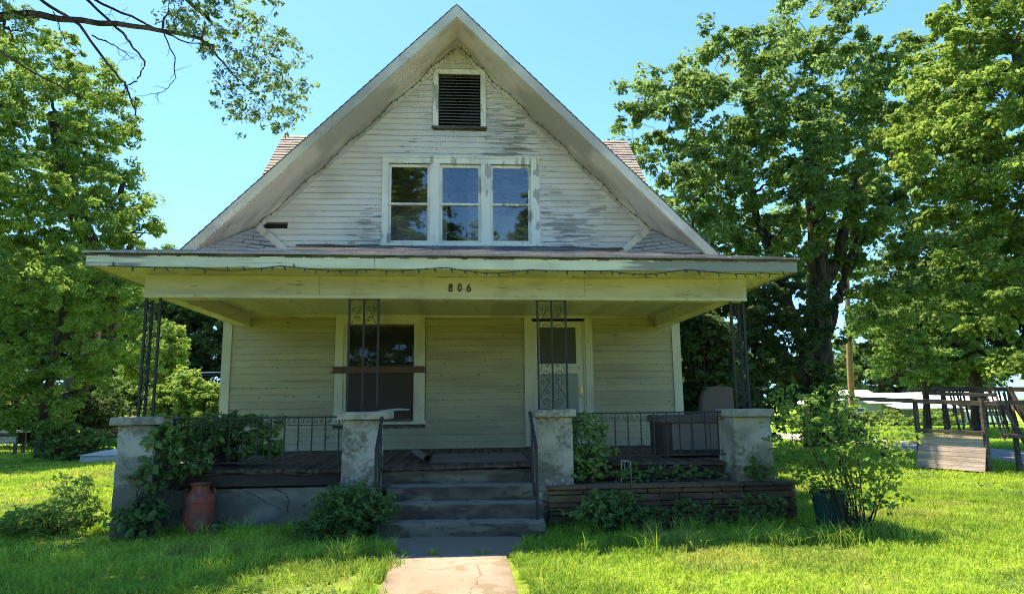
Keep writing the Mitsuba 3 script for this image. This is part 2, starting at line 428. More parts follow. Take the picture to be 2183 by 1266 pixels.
# side street on the right
ry = np.arange(-20, 75, 1.0)
rl, rr = 12.3 + 0.12 * np.sin(ry * 0.4), 14.9 + 0.12 * np.sin(ry * 0.33 + 1)
m = MB()
v = np.concatenate([np.stack([rl, ry, terrain(rl, ry) + 0.03], -1), np.stack([rr, ry, terrain(rr, ry) + 0.03], -1)])
n = len(ry)
k = np.arange(n - 1)
m.add(v, np.stack([k, k + n, k + n + 1, k + 1], -1))
obj('side_road', m, 'm_asphalt', label='grey asphalt side street beyond the oak tree and playhouse', kind='structure')

# front walk: slabs with open joints
wk = MB()
y = 7.72
for s in (0.92, 1.5, 1.5, 1.5, 1.5, 1.5):
    a, b = y - s, y
    wide = 0.16 if b > 7.6 else 0.0
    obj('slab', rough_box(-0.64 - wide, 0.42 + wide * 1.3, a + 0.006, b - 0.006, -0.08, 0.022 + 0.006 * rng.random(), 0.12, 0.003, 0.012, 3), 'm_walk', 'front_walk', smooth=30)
    y -= s
labels['front_walk'] = {'label': 'pale tan concrete walk leading up to the porch steps', 'kind': 'structure'}

# ------------------------------------------------------------------ the house
YW, YR, YBK = 11.93, 11.03, 22.0             # wall plane, front of the gable overhang, back wall
HW, EW = 3.97, 4.45                          # half width of the walls and of the eaves
RIDGE, SOFFIT = 8.39, 8.143
house = thing('house', 'weathered white and cream wooden house with steep front gable and deep porch', 'house')


def rail(x):                                 # the porch roof has sunk towards its right end
    return -0.0065 * (x + 0.09)


# gable wall: sheathing with openings, then one board per course
from shapely.geometry import Polygon, box as sbox


def wall_mesh(poly, y0, y1):
    """A polygon in x and z, extruded from y0 to y1."""
    e = trimesh.creation.extrude_polygon(poly, y1 - y0, engine='earcut')
    v = np.array(e.vertices)
    return np.stack([v[:, 0], y1 - v[:, 2], v[:, 1]], -1), np.array(e.faces)


GW = (-1.33, 1.31, 4.27, 5.76)               # openings: gable windows, vent
VT = (-0.44, 0.35, 6.47, 7.50)
PW = (-2.00, -0.77, 1.20, 2.80)              # porch window, door
DR = (1.22, 2.17, 0.66, 2.92)
zt = lambda x: SOFFIT - abs(x - HX)
gp = Polygon([(HX - HW, 3.1), (HX + HW, 3.1), (HX + HW, SOFFIT - HW), (HX, SOFFIT), (HX - HW, SOFFIT - HW)])
for o in (GW, VT):
    gp = gp.difference(sbox(o[0], o[2], o[1], o[3]))
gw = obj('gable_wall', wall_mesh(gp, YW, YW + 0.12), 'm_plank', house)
pp = sbox(HX - HW, 0.0, HX + HW, 3.1)
for o in (PW, DR):
    pp = pp.difference(sbox(o[0], o[2], o[1], o[3]))
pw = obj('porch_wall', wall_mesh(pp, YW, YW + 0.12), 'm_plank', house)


def lap(parent, mat, z0, z1, xa, xb, xc, xd, cut=()):
    """One lap board: its bottom edge from xa to xb at z0, its top edge from xc to xd at z1, cut at openings."""
    spans = [(xa, xb, xc, xd)]
    for (o0, o1, oz0, oz1) in cut:
        if oz0 < z1 - 0.02 and oz1 > z0 + 0.02:
            new = []
            for (a, b, c, d) in spans:
                if o1 <= a or o0 >= b:
                    new.append((a, b, c, d))
                    continue
                if o0 > a + 0.02:
                    new.append((a, o0, c, o0))
                if o1 < b - 0.02:
                    new.append((o1, b, o1, d))
            spans = new
    for (a, b, c, d) in spans:
        pieces = [(a, b, c, d)]
        if b - a > 3.0:                      # a butt joint somewhere along a long course
            q = a + (b - a) * rng.uniform(0.3, 0.7)
            if c + 0.05 < q < d - 0.05:
                pieces = [(a, q - 0.0015, c, q - 0.0015), (q + 0.0015, b, q + 0.0015, d)]
        for (a_, b_, c_, d_) in pieces:
            t0, t1 = rng.normal(0, 0.0010, 2)
            w = rng.normal(0, 0.0015)
            yb, yt, yk = YW - 0.022 + w, YW - 0.006 + w * 0.5, YW - 0.001
            z0 = z0 + 0.0
            MBx = MB()
            MBx.hexa([[a_, yb, z0 + t0], [b_, yb, z0 + t1], [b_, yk, z0 + t1], [a_, yk, z0 + t0], [c_, yt, z1], [d_, yt, z1], [d_, yk, z1], [c_, yk, z1]])
            obj('board', MBx, mat, parent)


EXP = 0.11
z = 4.10
gap = (-3.46, -3.02, 4.50, 4.60)
while z < SOFFIT - 0.16:
    z1 = z + EXP
    a0, a1 = max(SOFFIT - z - 0.10, 0), max(SOFFIT - z1 - 0.10, 0.0)
    a0, a1 = min(a0, HW), min(a1, HW)
    z1b = z1 - 0.0042  # slit above each board bares dark sheathing, drawing the lap shadow line
    cut = [(-1.43, 1.41, 4.20, 5.88), (-0.53, 0.44, 6.42, 7.60)]
    if 4.45 < z < 4.56:
        cut.append((-3.50, -3.07, 4.40, 4.70))
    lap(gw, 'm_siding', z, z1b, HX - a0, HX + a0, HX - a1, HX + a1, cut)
    z = z1
EXP = 0.117
z = 0.70
while z < 3.03:
    lap(pw, 'm_cream', z, min(z + EXP - 0.004, 3.03), HX - HW, HX + HW, HX - HW, HX + HW, [(-2.19, -0.63, 1.12, 3.03), (1.09, 2.30, 0.5, 3.06)])  # same slits over dark sheathing stand for the lap shadows here
    z += EXP
# dark hole where siding is missing
obj('hole_backing', MB().box(-3.50, -3.06, YW - 0.004, YW - 0.0015, 4.52, 4.62), 'm_black', gw, label='dark gap where a siding board is missing')
# other walls, ceiling of the attic
for s in (-1, 1):
    xo = HX + s * HW
    obj('side_wall', MB().box(min(xo, xo - s * 0.12), max(xo, xo - s * 0.12), YW + 0.13, YBK, 0, SOFFIT - HW - 0.02), 'm_siding', house)
obj('back_wall', wall_mesh(Polygon([(HX - HW, 0), (HX + HW, 0), (HX + HW, SOFFIT - HW), (HX, SOFFIT), (HX - HW, SOFFIT - HW)]), YBK + 0.01, YBK + 0.12), 'm_siding', house)
obj('upper_floor', MB().box(HX - HW + 0.13, HX + HW - 0.13, YW + 0.13, YBK, 3.2, 3.4), 'm_darkbox', house)
obj('attic_partition', MB().box(HX - 3.4, HX + 3.4, YW + 3.2, YW + 3.3, 3.41, 6.2), 'm_darkbox', house)
# corner boards
for s in (-1, 1):
    xo = HX + s * (HW - 0.06)
    obj('corner_board', MB().box(xo - 0.075, xo + 0.075, YW - 0.034, YW - 0.022, 0.6, 3.0), 'm_porch_trim', house)

# main roof: two sloping slabs, fascia boards at the rake, soffit boards, shingles
for s in (-1, 1):
    e = EW
    m = MB()
    th = RIDGE - SOFFIT
    xr, xe = HX, HX + s * e
    pts = [(xr, RIDGE - 0.03), (xe, RIDGE - 0.03 - e), (xe, RIDGE - e - th + 0.02), (xr, RIDGE - th + 0.02)]
    v = [(x, yy, zz) for yy in (YR + 0.03, YBK + 0.6) for x, zz in pts]
    m.add(v, [[0, 1, 2, 3], [7, 6, 5, 4], [0, 4, 5, 1], [1, 5, 6, 2], [2, 6, 7, 3], [3, 7, 4, 0]])
    rf = obj('main_roof', m, 'm_rake', house)
    # shingle courses over the slab, proud of the bargeboard
    m = MB()
    L = e * math.sqrt(2) + 0.05
    c = 0.0
    dx, dz = s * math.sqrt(0.5), -math.sqrt(0.5)
    nxn, nzn = s * math.sqrt(0.5), math.sqrt(0.5)
    while c < L:
        c1 = min(c + 0.14, L)
        y0, y1 = YR - 0.006, YBK + 0.62
        A = np.array([xr + dx * c, 0, RIDGE - 0.028 + dz * c])
        B = np.array([xr + dx * c1, 0, RIDGE - 0.028 + dz * c1])
        N = np.array([nxn, 0, nzn])
        v = []
        for yy in (y0, y1):
            for q, h in ((A, 0.0), (A, 0.010), (B, 0.019), (B, 0.0)):
                v.append(q + N * h + [0, yy, 0])
        m.add(v, [[0, 1, 2, 3], [7, 6, 5, 4], [0, 4, 5, 1], [1, 5, 6, 2], [2, 6, 7, 3], [3, 7, 4, 0]])
        c = c1
    obj('shingles', m, 'm_flash', rf, kind='stuff')
    # bargeboard in two lengths
    for (t0, t1) in ((0.0, 0.47), (0.47, 1.0)):
        m = MB()
        xa, xb = HX + s * e * t0, HX + s * e * t1 - s * 0.004
        za, zb = RIDGE - e * t0, RIDGE - e * t1
        v = [(xa, YR, za - 0.245), (xb, YR, zb - 0.245), (xb, YR + 0.028, zb - 0.245), (xa, YR + 0.028, za - 0.245),
             (xa, YR, za - 0.03), (xb, YR, zb - 0.03), (xb, YR + 0.028, zb - 0.03), (xa, YR + 0.028, za - 0.03)]
        if s < 0:
            v = [v[q] for q in (1, 0, 3, 2, 5, 4, 7, 6)]
        m.hexa(v)
        obj('bargeboard', m, 'm_rake', rf)
    # soffit: narrow boards running with the slope
    nb = 8
    for q in range(nb):
        y0 = YR + 0.032 + (YW - YR - 0.035) * q / nb
        y1 = YR + 0.032 + (YW - YR - 0.035) * (q + 1) / nb - 0.0003
        m = MB()
        o = 0.008
        v = [(HX, y0, SOFFIT - o - 0.004), (HX + s * (e - .01), y0, SOFFIT - o - 0.004 - e + .01), (HX + s * (e - .01), y1, SOFFIT - o - 0.004 - e + .01), (HX, y1, SOFFIT - o - 0.004),
             (HX, y0, SOFFIT + 0.016), (HX + s * (e - .01), y0, SOFFIT + 0.016 - e + .01), (HX + s * (e - .01), y1, SOFFIT + 0.016 - e + .01), (HX, y1, SOFFIT + 0.016)]
        if s < 0:
            v = [v[t] for t in (1, 0, 3, 2, 5, 4, 7, 6)]
        m.hexa(v)
        obj('soffit_board', m, 'm_rake', rf)
    # frieze board under the soffit, on the wall
    m = MB()
    d = 0.155
    v = [(HX, YW - 0.034, SOFFIT - 0.014 - d), (HX + s * 3.54, YW - 0.034, SOFFIT - 0.014 - 3.54 - d), (HX + s * 3.54, YW - 0.0225, SOFFIT - 0.014 - 3.54 - d), (HX, YW - 0.0225, SOFFIT - 0.014 - d),
         (HX, YW - 0.034, SOFFIT - 0.014), (HX + s * 3.54, YW - 0.034, SOFFIT - 0.014 - 3.54), (HX + s * 3.54, YW - 0.0225, SOFFIT - 0.014 - 3.54), (HX, YW - 0.0225, SOFFIT - 0.014)]
    if s < 0:
        v = [v[t] for t in (1, 0, 3, 2, 5, 4, 7, 6)]
    m.hexa(v)
    obj('frieze_board', m, 'm_rake', gw)
    # eave return: a small shingled slope closing the foot of the gable
    A, B, C = np.array([HX + s * 3.53, YW - 0.03, 4.545]), np.array([HX + s * 4.20, YR + 0.05, 3.93]), np.array([HX + s * 3.02, YW - 0.03, 4.13])
    m = MB()
    hull = trimesh.convex.convex_hull(np.array([A, B, C, A - [0, 0, 0.9], B - [0, 0, 0.5], C - [0, 0, 0.6]]))
    er = obj('eave_return', MB().mesh(hull), 'm_darkbox', house)
    N = np.cross(B - A, C - A)
    N /= np.linalg.norm(N)
    N = N if N[1] < 0 else -N
    D = C - A

    def at_height(zz):
        # ends of the horizontal line across the triangle at this height
        pa = A + (B - A) * np.clip((A[2] - zz) / (A[2] - B[2]), 0, 1)
        pc = A + (C - A) * np.clip((A[2] - zz) / (A[2] - C[2]), 0, 1)
        if zz < C[2]:
            pc = C + (B - C) * np.clip((C[2] - zz) / (C[2] - B[2]), 0, 1)
        return pa, pc
    zz = 3.95
    while zz < 4.53:
        z2 = min(zz + 0.082, 4.54)
        (p0, q0), (p1, q1) = at_height(zz), at_height(z2)
        npc = max(1, int(np.linalg.norm(q0 - p0) / 0.24))
        for k_ in range(npc):
            f0, f1 = k_ / npc + 0.01, (k_ + 1) / npc - 0.01
            p1, q1 = p1 - (p1 - p0) * 0.07, q1 - (q1 - q0) * 0.07
            a, b, c_, d_ = p0 + (q0 - p0) * f0, p0 + (q0 - p0) * f1, p1 + (q1 - p1) * f1, p1 + (q1 - p1) * f0
            h0 = 0.022 + 0.005 * rng.random()
            v8 = [a + N * 0.001, b + N * 0.001, b + N * h0, a + N * h0, d_ + N * 0.001, c_ + N * 0.001, c_ + N * 0.006, d_ + N * 0.006]
            obj('shingle', MB().hexa(v8), 'm_return', er)
        zz = z2
    m = MB()
    m.bar(A + [-s * 0.06, -0.026, 0.0], C + [-s * 0.06, -0.026, -0.03], 0.13, 0.03, up=(0, 1, 0))
    obj('diagonal_trim', m, 'm_rake', gw)

# cross gable at the back: its front slopes show on both sides of the main roof
ZC, YC, HC = 7.92, 16.0, 4.22
for s in (-1, 1):
    m = MB()
    x0, x1 = sorted((HX + s * 0.2, HX + s * HC))
    for (ya, yb, nrm) in ((YC, YC - 3.6, -1), (YC, YC + 3.6, 1)):
        v = [(x0, ya, ZC), (x1, ya, ZC), (x1, yb, ZC - 3.6), (x0, yb, ZC - 3.6), (x0, ya, ZC - 0.2), (x1, ya, ZC - 0.2), (x1, yb, ZC - 3.8), (x0, yb, ZC - 3.8)]
        m.add(v, [[0, 1, 2, 3], [7, 6, 5, 4], [0, 4, 5, 1], [1, 5, 6, 2], [2, 6, 7, 3], [3, 7, 4, 0]])
    cr = obj('cross_roof', m, 'm_shingle', house)
    m = MB()
    c = 0.0
    while c < 3.6:
        c1 = min(c + 0.10, 3.6)
        x = x0
        while x < x1 - 1e-6:
            xe = min(x + 0.3, x1)
            h0 = 0.018 + 0.010 * rng.random()
            a, b = np.array([0, YC - c, ZC - c]), np.array([0, YC - c1, ZC - c1])
            N = np.array([0, -0.7071, 0.7071])
            v = [a + [x, 0, 0], b + [x, 0, 0], b + [xe - 0.006, 0, 0], a + [xe - 0.006, 0, 0]]
            v = v + [v[0] + N * 0.005, v[1] + N * h0, v[2] + N * h0, v[3] + N * 0.005]
            m.hexa(v)
            x = xe
        c = c1
    obj('shingles', m, 'm_shingle', cr, kind='stuff')
    # the cross gable's end wall
    xe = HX + s * (HC - 0.28)
    obj('cross_wall', MB().add([(xe, YC - 3.5, 3.9), (xe, YC + 3.5, 3.9), (xe, YC, ZC - 0.2), (xe - s * 0.1, YC - 3.5, 3.9), (xe - s * 0.1, YC + 3.5, 3.9), (xe - s * 0.1, YC, ZC - 0.2)],
                              [[0, 1, 2], [5, 4, 3], [0, 2, 5], [0, 5, 3], [1, 4, 5], [1, 5, 2], [0, 3, 4], [0, 4, 1]]), 'm_siding', house)

# triple gable window: casings, mullions, three double-hung sashes
w = obj('gable_window', MB().box(-1.43, 1.41, YW - 0.045, YW - 0.023, 5.765, 5.865), 'm_trim', house)
obj('head_cap', MB().box(-1.49, 1.47, YW - 0.065, YW - 0.023, 5.867, 5.900), 'm_trim', w)
obj('sill', MB().box(-1.45, 1.43, YW - 0.075, YW - 0.02, 4.225, 4.272), 'm_trim', w)
for (a, b) in ((-1.43, -1.325), (-0.575, -0.405), (0.345, 0.515), (1.255, 1.41)):
    obj('casing', MB().box(a, b, YW - 0.042, YW + 0.05, 4.274, 5.763), 'm_trim', w)
for (a, b) in ((-1.323, -0.577), (-0.403, 0.343), (0.517, 1.253)):
    for (z0, z1, yo) in ((5.00, 5.76, 0.012), (4.276, 5.035, 0.045)):
        st = 0.048
        m = MB()
        y0, y1 = YW + yo, YW + yo + 0.03
        m.box(a, a + st, y0, y1, z0, z1).box(b - st, b, y0, y1, z0, z1)
        m.box(a + st, b - st, y0 + 0.001, y1 - 0.001, z1 - (0.055 if z0 > 4.9 else 0.035), z1).box(a + st, b - st, y0 + 0.001, y1 - 0.001, z0, z0 + (0.035 if z0 > 4.9 else 0.07))
        obj('sash', m, 'm_trim', w)
        tl = rng.normal(0, 0.004, 2)
        ym = y0 + 0.016
        obj('pane', MB().add([(a + st, ym - tl[0], z0 + 0.03), (b - st, ym + tl[0], z0 + 0.03), (b - st, ym + tl[0] + tl[1], z1 - 0.03), (a + st, ym - tl[0] + tl[1], z1 - 0.03)], [[0, 1, 2, 3]]), 'm_glass', w)
obj('jamb_lining', MB().box(-1.33, -1.326, YW + 0.08, YW + 0.2, 4.27, 5.76).box(1.306, 1.31, YW + 0.08, YW + 0.2, 4.27, 5.76), 'm_trim', w)
obj('blind', MB().box(0.62, 0.98, YW + 0.42, YW + 0.425, 4.35, 4.92).box(0.70, 0.90, YW + 0.41, YW + 0.418, 4.55, 4.78), 'm_box', w)

# attic vent: frame and tilted slats
vt = obj('attic_vent', MB().box(-0.53, 0.44, YW - 0.045, YW - 0.023, 7.505, 7.60), 'm_trim', house)
obj('casing', MB().box(-0.53, -0.435, YW - 0.043, YW + 0.03, 6.475, 7.503), 'm_trim', vt)
obj('casing', MB().box(0.345, 0.44, YW - 0.043, YW + 0.03, 6.475, 7.503), 'm_trim', vt)
obj('sill', MB().box(-0.55, 0.46, YW - 0.07, YW - 0.02, 6.435, 6.474), 'm_plank', vt)
obj('backing', MB().box(-0.434, 0.344, YW + 0.10, YW + 0.11, 6.475, 7.503), 'm_black', vt)
for k in range(17):
    zz = 6.49 + k * 0.0595
    v = [(-0.433, YW - 0.01, zz), (0.343, YW - 0.01, zz), (0.343, YW + 0.08, zz + 0.052), (-0.433, YW + 0.08, zz + 0.052)]
    v8 = v + [(x, y_, z_ + 0.011) for x, y_, z_ in v]
    obj('slat', MB().hexa(v8), 'm_lattice', vt)

# porch window: casing, dark glass, a board nailed across, a loose pale strip
w = obj('porch_window', MB().box(-2.18, -0.64, YW - 0.05, YW - 0.022, 2.83, 2.985), 'm_porch_trim', house)
obj('head_cap', MB().hexa([(-2.20, YW - 0.09, 2.987), (-0.62, YW - 0.09, 2.987), (-0.62, YW - 0.02, 2.987), (-2.20, YW - 0.02, 2.987), (-2.24, YW - 0.11, 3.022), (-0.58, YW - 0.11, 3.022), (-0.58, YW - 0.02, 3.022), (-2.24, YW - 0.02, 3.022)]), 'm_porch_trim', w)
for (a, b) in ((-2.18, -2.04), (-0.78, -0.64)):
    obj('casing', MB().box(a, b, YW - 0.046, YW - 0.022, 1.165, 2.828), 'm_porch_trim', w)
for (a, b) in ((-2.038, -1.985), (-0.835, -0.782)):
    obj('stop', MB().box(a, b, YW - 0.020, YW + 0.06, 1.165, 2.828), 'm_porch_trim', w)
obj('sill', MB().box(-2.21, -0.61, YW - 0.095, YW - 0.02, 1.115, 1.163), 'm_porch_trim', w)
obj('backing', MB().box(-1.984, -0.836, YW + 0.07, YW + 0.08, 1.165, 2.828), 'm_black', w)
obj('pane', MB().add([(-1.984, YW + 0.03, 2.06), (-0.836, YW + 0.034, 2.06), (-0.836, YW + 0.028, 2.828), (-1.984, YW + 0.032, 2.828)], [[0, 1, 2, 3]]), 'm_old_glass', w)
obj('dark_sheet', MB().box(-1.984, -0.836, YW + 0.015, YW + 0.028, 1.165, 2.13), 'm_board', w, label='dark brown sheet closing the lower sash')
nailed = obj('nailed_board', rough_box(-2.205, -0.645, YW - 0.075, YW - 0.052, 1.985, 2.10, 0.1, 0.001, 0.004, 1), 'm_brown_board', w, smooth=30, label='brown plank nailed across the window')
m = MB()
t = np.linspace(0, 1, 10)
xs = -1.52 + 0.62 * t
zl = 1.335 + 0.06 * np.sin(t * 2.2) * 0.8
for q in range(9):
    th0, th1 = 0.045 * (1 - t[q] ** 2) + 0.006, 0.045 * (1 - t[q + 1] ** 2) + 0.006
    th0, th1 = 0.022 + 0.018 * math.sin(math.pi * t[q]), 0.022 + 0.018 * math.sin(math.pi * t[q + 1])
    m.hexa([(xs[q], YW - 0.03, zl[q] - th0), (xs[q + 1], YW - 0.03, zl[q + 1] - th1), (xs[q + 1], YW - 0.018, zl[q + 1] - th1), (xs[q], YW - 0.018, zl[q] - th0),
            (xs[q], YW - 0.03, zl[q]), (xs[q + 1], YW - 0.03, zl[q + 1]), (xs[q + 1], YW - 0.018, zl[q + 1]), (xs[q], YW - 0.018, zl[q])])
obj('loose_strip', m, 'm_concrete', w, label='pale curled strip hanging loose in the lower window')

# front door: casing, screen door with glazed top, kick panel, latch and lock
d = obj('front_door', MB().box(1.262, 2.138, YW - 0.004, YW + 0.03, 0.735, 2.875), 'm_door', house)
for (a, b) in ((1.09, 1.225), (2.175, 2.30)):
    obj('casing', MB().box(a, b, YW - 0.048, YW - 0.022, 0.71, 2.92), 'm_porch_trim', d)
for (a, b) in ((1.227, 1.26), (2.14, 2.173)):
    obj('jamb', MB().box(a, b, YW - 0.030, YW + 0.08, 0.71, 2.878), 'm_porch_trim', d)
obj('casing', MB().box(1.09, 2.30, YW - 0.050, YW - 0.022, 2.922, 3.005), 'm_porch_trim', d)
obj('head_cap', MB().hexa([(1.075, YW - 0.08, 3.007), (2.315, YW - 0.08, 3.007), (2.315, YW - 0.02, 3.007), (1.075, YW - 0.02, 3.007), (1.04, YW - 0.10, 3.045), (2.35, YW - 0.10, 3.045), (2.35, YW - 0.02, 3.045), (1.04, YW - 0.02, 3.045)]), 'm_porch_trim', d)
obj('threshold', MB().box(1.225, 2.175, YW - 0.07, YW + 0.05, 0.705, 0.733), 'm_plank', d)
obj('pane', MB().box(1.36, 2.01, YW - 0.009, YW - 0.0055, 2.125, 2.765), 'm_screen', d)
m = MB()
for (a, b, z0, z1) in ((1.34, 1.36, 2.105, 2.785), (2.01, 2.03, 2.105, 2.785), (1.36, 2.01, 2.105, 2.125), (1.36, 2.01, 2.765, 2.785)):
    m.box(a, b, YW - 0.014, YW - 0.005, z0, z1)
obj('pane_moulding', m, 'm_door', d)
obj('kick_panel', rough_box(1.36, 2.035, YW - 0.011, YW - 0.002, 0.86, 1.955, 0.2, 0.0, 0.004, 1), 'm_kick', d, smooth=30, label='grey metal kick panel')
m = MB()
m.tube([(2.085, YW - 0.005, 2.06), (2.085, YW - 0.05, 2.06)], 0.018, 10).tube([(2.085, YW - 0.05, 2.06), (2.085, YW - 0.075, 2.06)], [0.028, 0.022], 10)
obj('latch', m, 'm_metal', d, smooth=30)
m = MB()
m.tube([(2.09, YW - 0.005, 1.665), (2.09, YW - 0.03, 1.665)], 0.026, 12).box(2.068, 2.112, YW - 0.018, YW - 0.005, 1.56, 1.72)
obj('lock', m, 'm_brass', d)
m = MB().tube([(2.09, YW - 0.02, 1.575), (2.09, YW - 0.06, 1.575), (2.09, YW - 0.075, 1.575)], [0.02, 0.028, 0.015], 10)
obj('knob', m, 'm_metal', d, smooth=30)

# ------------------------------------------------------------------ the porch
YB, YF = 8.40, 7.85                          # front of the beam and of the eave
PXL, PXR = -4.24, 4.07                       # ends of the eave
BXL, BXR = -3.83, 3.65


def tilt(m, k=1.0):
    v, f = m.build() if hasattr(m, 'build') else m
    v = np.array(v)
    v[:, 2] += rail(v[:, 0]) * k
    return v, f


# roof: a low hip leaning on the wall
SL = (4.21 - 3.16) / (YW - YF)


def hip(off, grow=0.0):
    y1 = YW - 0.024
    d_ = y1 - YF + grow
    zr = 3.15 + SL * d_
    return [(PXL - grow, YF - grow, 3.15), (PXR + grow, YF - grow, 3.15), (PXR - d_ + grow * 0, y1, zr), (PXL + d_, y1, zr), (PXL - grow, y1, 3.15), (PXR + grow, y1, 3.15)]


h = hip(0)
v = np.array(h + [(x, y_, 3.115) for x, y_, _ in (h[0], h[1], h[5], h[4])])
m = MB().add(v[:4], [[0, 1, 2, 3]]).add(v[[1, 5, 2]], [[0, 1, 2]]).add(v[[0, 3, 4]], [[0, 1, 2]]).add(v[[0, 1, 7, 6]], [[0, 3, 2, 1]]).add(v[[1, 5, 8, 7]], [[0, 3, 2, 1]]).add(v[[0, 4, 9, 6]], [[0, 1, 2, 3]]).add(v[[6, 7, 8, 9]], [[0, 3, 2, 1]])
pr = obj('porch_roof', tilt(m), 'm_plank', house)
m = MB()
y0 = YF - 0.035
k = 0
while y0 < YW - 0.03:
    y1 = min(y0 + 0.14, YW - 0.026)
    zq = 3.155 + SL * (y0 - YF)
    ins0, ins1 = max(0, y0 - YF), max(0, y1 - YF)
    x = PXL - 0.03 + ins0 + 0.15 * (k % 2)
    xs = [PXL - 0.03 + ins0]
    while x + 0.3 < PXR + 0.03 - ins0:
        x += 0.3
        xs.append(x)
    xs.append(PXR + 0.03 - ins0)
    for a, b in zip(xs[:-1], xs[1:]):
        if b - a < 0.02:
            continue
        hh = 0.016 + 0.014 * rng.random()
        oy = 0.012 * rng.random() if k == 0 else 0.0
        m.hexa([(a, y0 - oy, zq), (b - 0.005, y0 - oy, zq), (b - 0.005, y1, zq + SL * 0.14), (a, y1, zq + SL * 0.14), (a, y0 - oy, zq + hh), (b - 0.005, y0 - oy, zq + hh), (b - 0.005, y1, zq + SL * 0.14 + 0.008), (a, y1, zq + SL * 0.14 + 0.008)])
    y0 = y1
    k += 1
for s in (-1, 1):                            # side slopes
    c = 0.0
    while c < 3.9:
        c1 = c + 0.14
        xo, xi = (PXL - 0.03 + c, PXL - 0.03 + c1) if s < 0 else (PXR + 0.03 - c, PXR + 0.03 - c1)
        yo = YF + c
        zq = 3.155 + SL * c
        a = [(xo, yo, zq), (xo, YW - 0.03, zq), (xi, YW - 0.03, zq + SL * .14), (xi, yo + 0.14, zq + SL * .14)]
        bb = [(x, y_, z_ + (0.022 if q < 2 else 0.008)) for q, (x, y_, z_) in enumerate(a)]
        vv = a + bb
        if s < 0:
            vv = [vv[q] for q in (3, 2, 1, 0, 7, 6, 5, 4)]
        m.hexa(vv)
        c = c1
obj('shingles', tilt(m), 'm_shingle', pr, kind='stuff')
# black flashing along the wall, wavy
m = MB()
xs = np.linspace(-2.9, 2.9, 40)
for a, b in zip(xs[:-1], xs[1:]):
    f = lambda x: 4.20 + 0.035 * math.exp(-((x - 0.2) / 1.7) ** 2) + 0.006 * math.sin(x * 7)
    g = lambda x: 2.5 * math.exp(-((x - 0.3) / 1.9) ** 4) * (0.92 + 0.08 * math.sin(x * 5.1)) + 0.08
    pl = lambda y_: 3.155 + SL * (y_ - YF) + 0.034
    ra_, rb_ = YW - g(a), YW - g(b)
    m.add([(a, ra_, pl(ra_)), (b, rb_, pl(rb_)), (b, YW - 0.05, pl(YW - 0.05)), (a, YW - 0.05, pl(YW - 0.05)), (a, YW - 0.03, f(a) + 0.03), (b, YW - 0.03, f(b) + 0.03), (a, ra_, pl(ra_) - 0.03), (b, rb_, pl(rb_) - 0.03)], [[0, 1, 2, 3], [3, 2, 5, 4], [6, 7, 1, 0]])
obj('flashing', tilt(m), 'm_flash', pr, label='black tar flashing under the gable window')
# fascia boards, soffit boards
for (a, b) in ((PXL, -1.02), (-1.017, PXR)):
    obj('fascia_board', tilt(rough_box(a, b, YF, YF + 0.025, 2.995, 3.128, 0.15, 0.002, 0.004, 5)), 'm_fascia', pr, smooth=30)
for x in (PXL, PXR - 0.024):
    obj('fascia_board', tilt(MB().box(x, x + 0.024, YF + 0.027, YW - 0.03, 3.0, 3.128)), 'm_fascia', pr)
nb = 6
for q in range(nb):
    a, b = YF + 0.03 + 0.09 * q, YF + 0.03 + 0.09 * (q + 1) - 0.004
    obj('soffit_board', tilt(MB().box(PXL + 0.027, PXR - 0.027, a, b, 3.012, 3.026)), 'm_porch_trim', pr)
for s in (-1, 1):
    x0 = PXL + 0.027 if s < 0 else BXR + 0.004
    wd = (BXL - 0.004 - PXL - 0.027) / 4 if s < 0 else (PXR - 0.027 - BXR - 0.004) / 4
    for q in range(4):
        obj('soffit_board', tilt(MB().box(x0 + wd * q, x0 + wd * (q + 1) - 0.004, YF + 0.575, YW - 0.04, 3.012, 3.026)), 'm_porch_trim', pr)
# beam: front in two lengths with a lip, sides
bm = obj('porch_beam', tilt(MB().box(BXL, BXR, YB, YB + 0.2, 2.745, 3.008)), 'm_beam', house)
obj('lip', tilt(MB().box(BXL, 0.04, YB - 0.012, YB - 0.001, 2.728, 2.765)), 'm_porch_trim', bm)
obj('lip', tilt(MB().box(0.044, BXR, YB - 0.010, YB - 0.001, 2.724, 2.758)), 'm_porch_trim', bm)
obj('under_board', tilt(MB().box(BXL, BXR, YB + 0.001, YB + 0.199, 2.728, 2.7435)), 'm_porch_trim', bm)
for x in (BXL, BXR - 0.2):
    obj('side_beam', tilt(MB().box(x, x + 0.2, YB + 0.202, YW - 0.036, 2.78, 3.006)), 'm_porch_trim', bm)
# ceiling boards
for q in range(24):
    a = YB + 0.205 + (YW - 0.03 - YB - 0.205) * q / 24
    b = YB + 0.205 + (YW - 0.03 - YB - 0.205) * (q + 1) / 24 - 0.003
    obj('ceiling_board', tilt(MB().box(BXL + 0.202, BXR - 0.202, a, b, 2.985, 3.0)), 'm_porch_trim', pr)
obj('crown_strip', tilt(MB().box(HX - HW + 0.16, HX + HW - 0.16, YW - 0.05, YW - 0.0225, 2.945, 2.983)), 'm_porch_trim', pr)
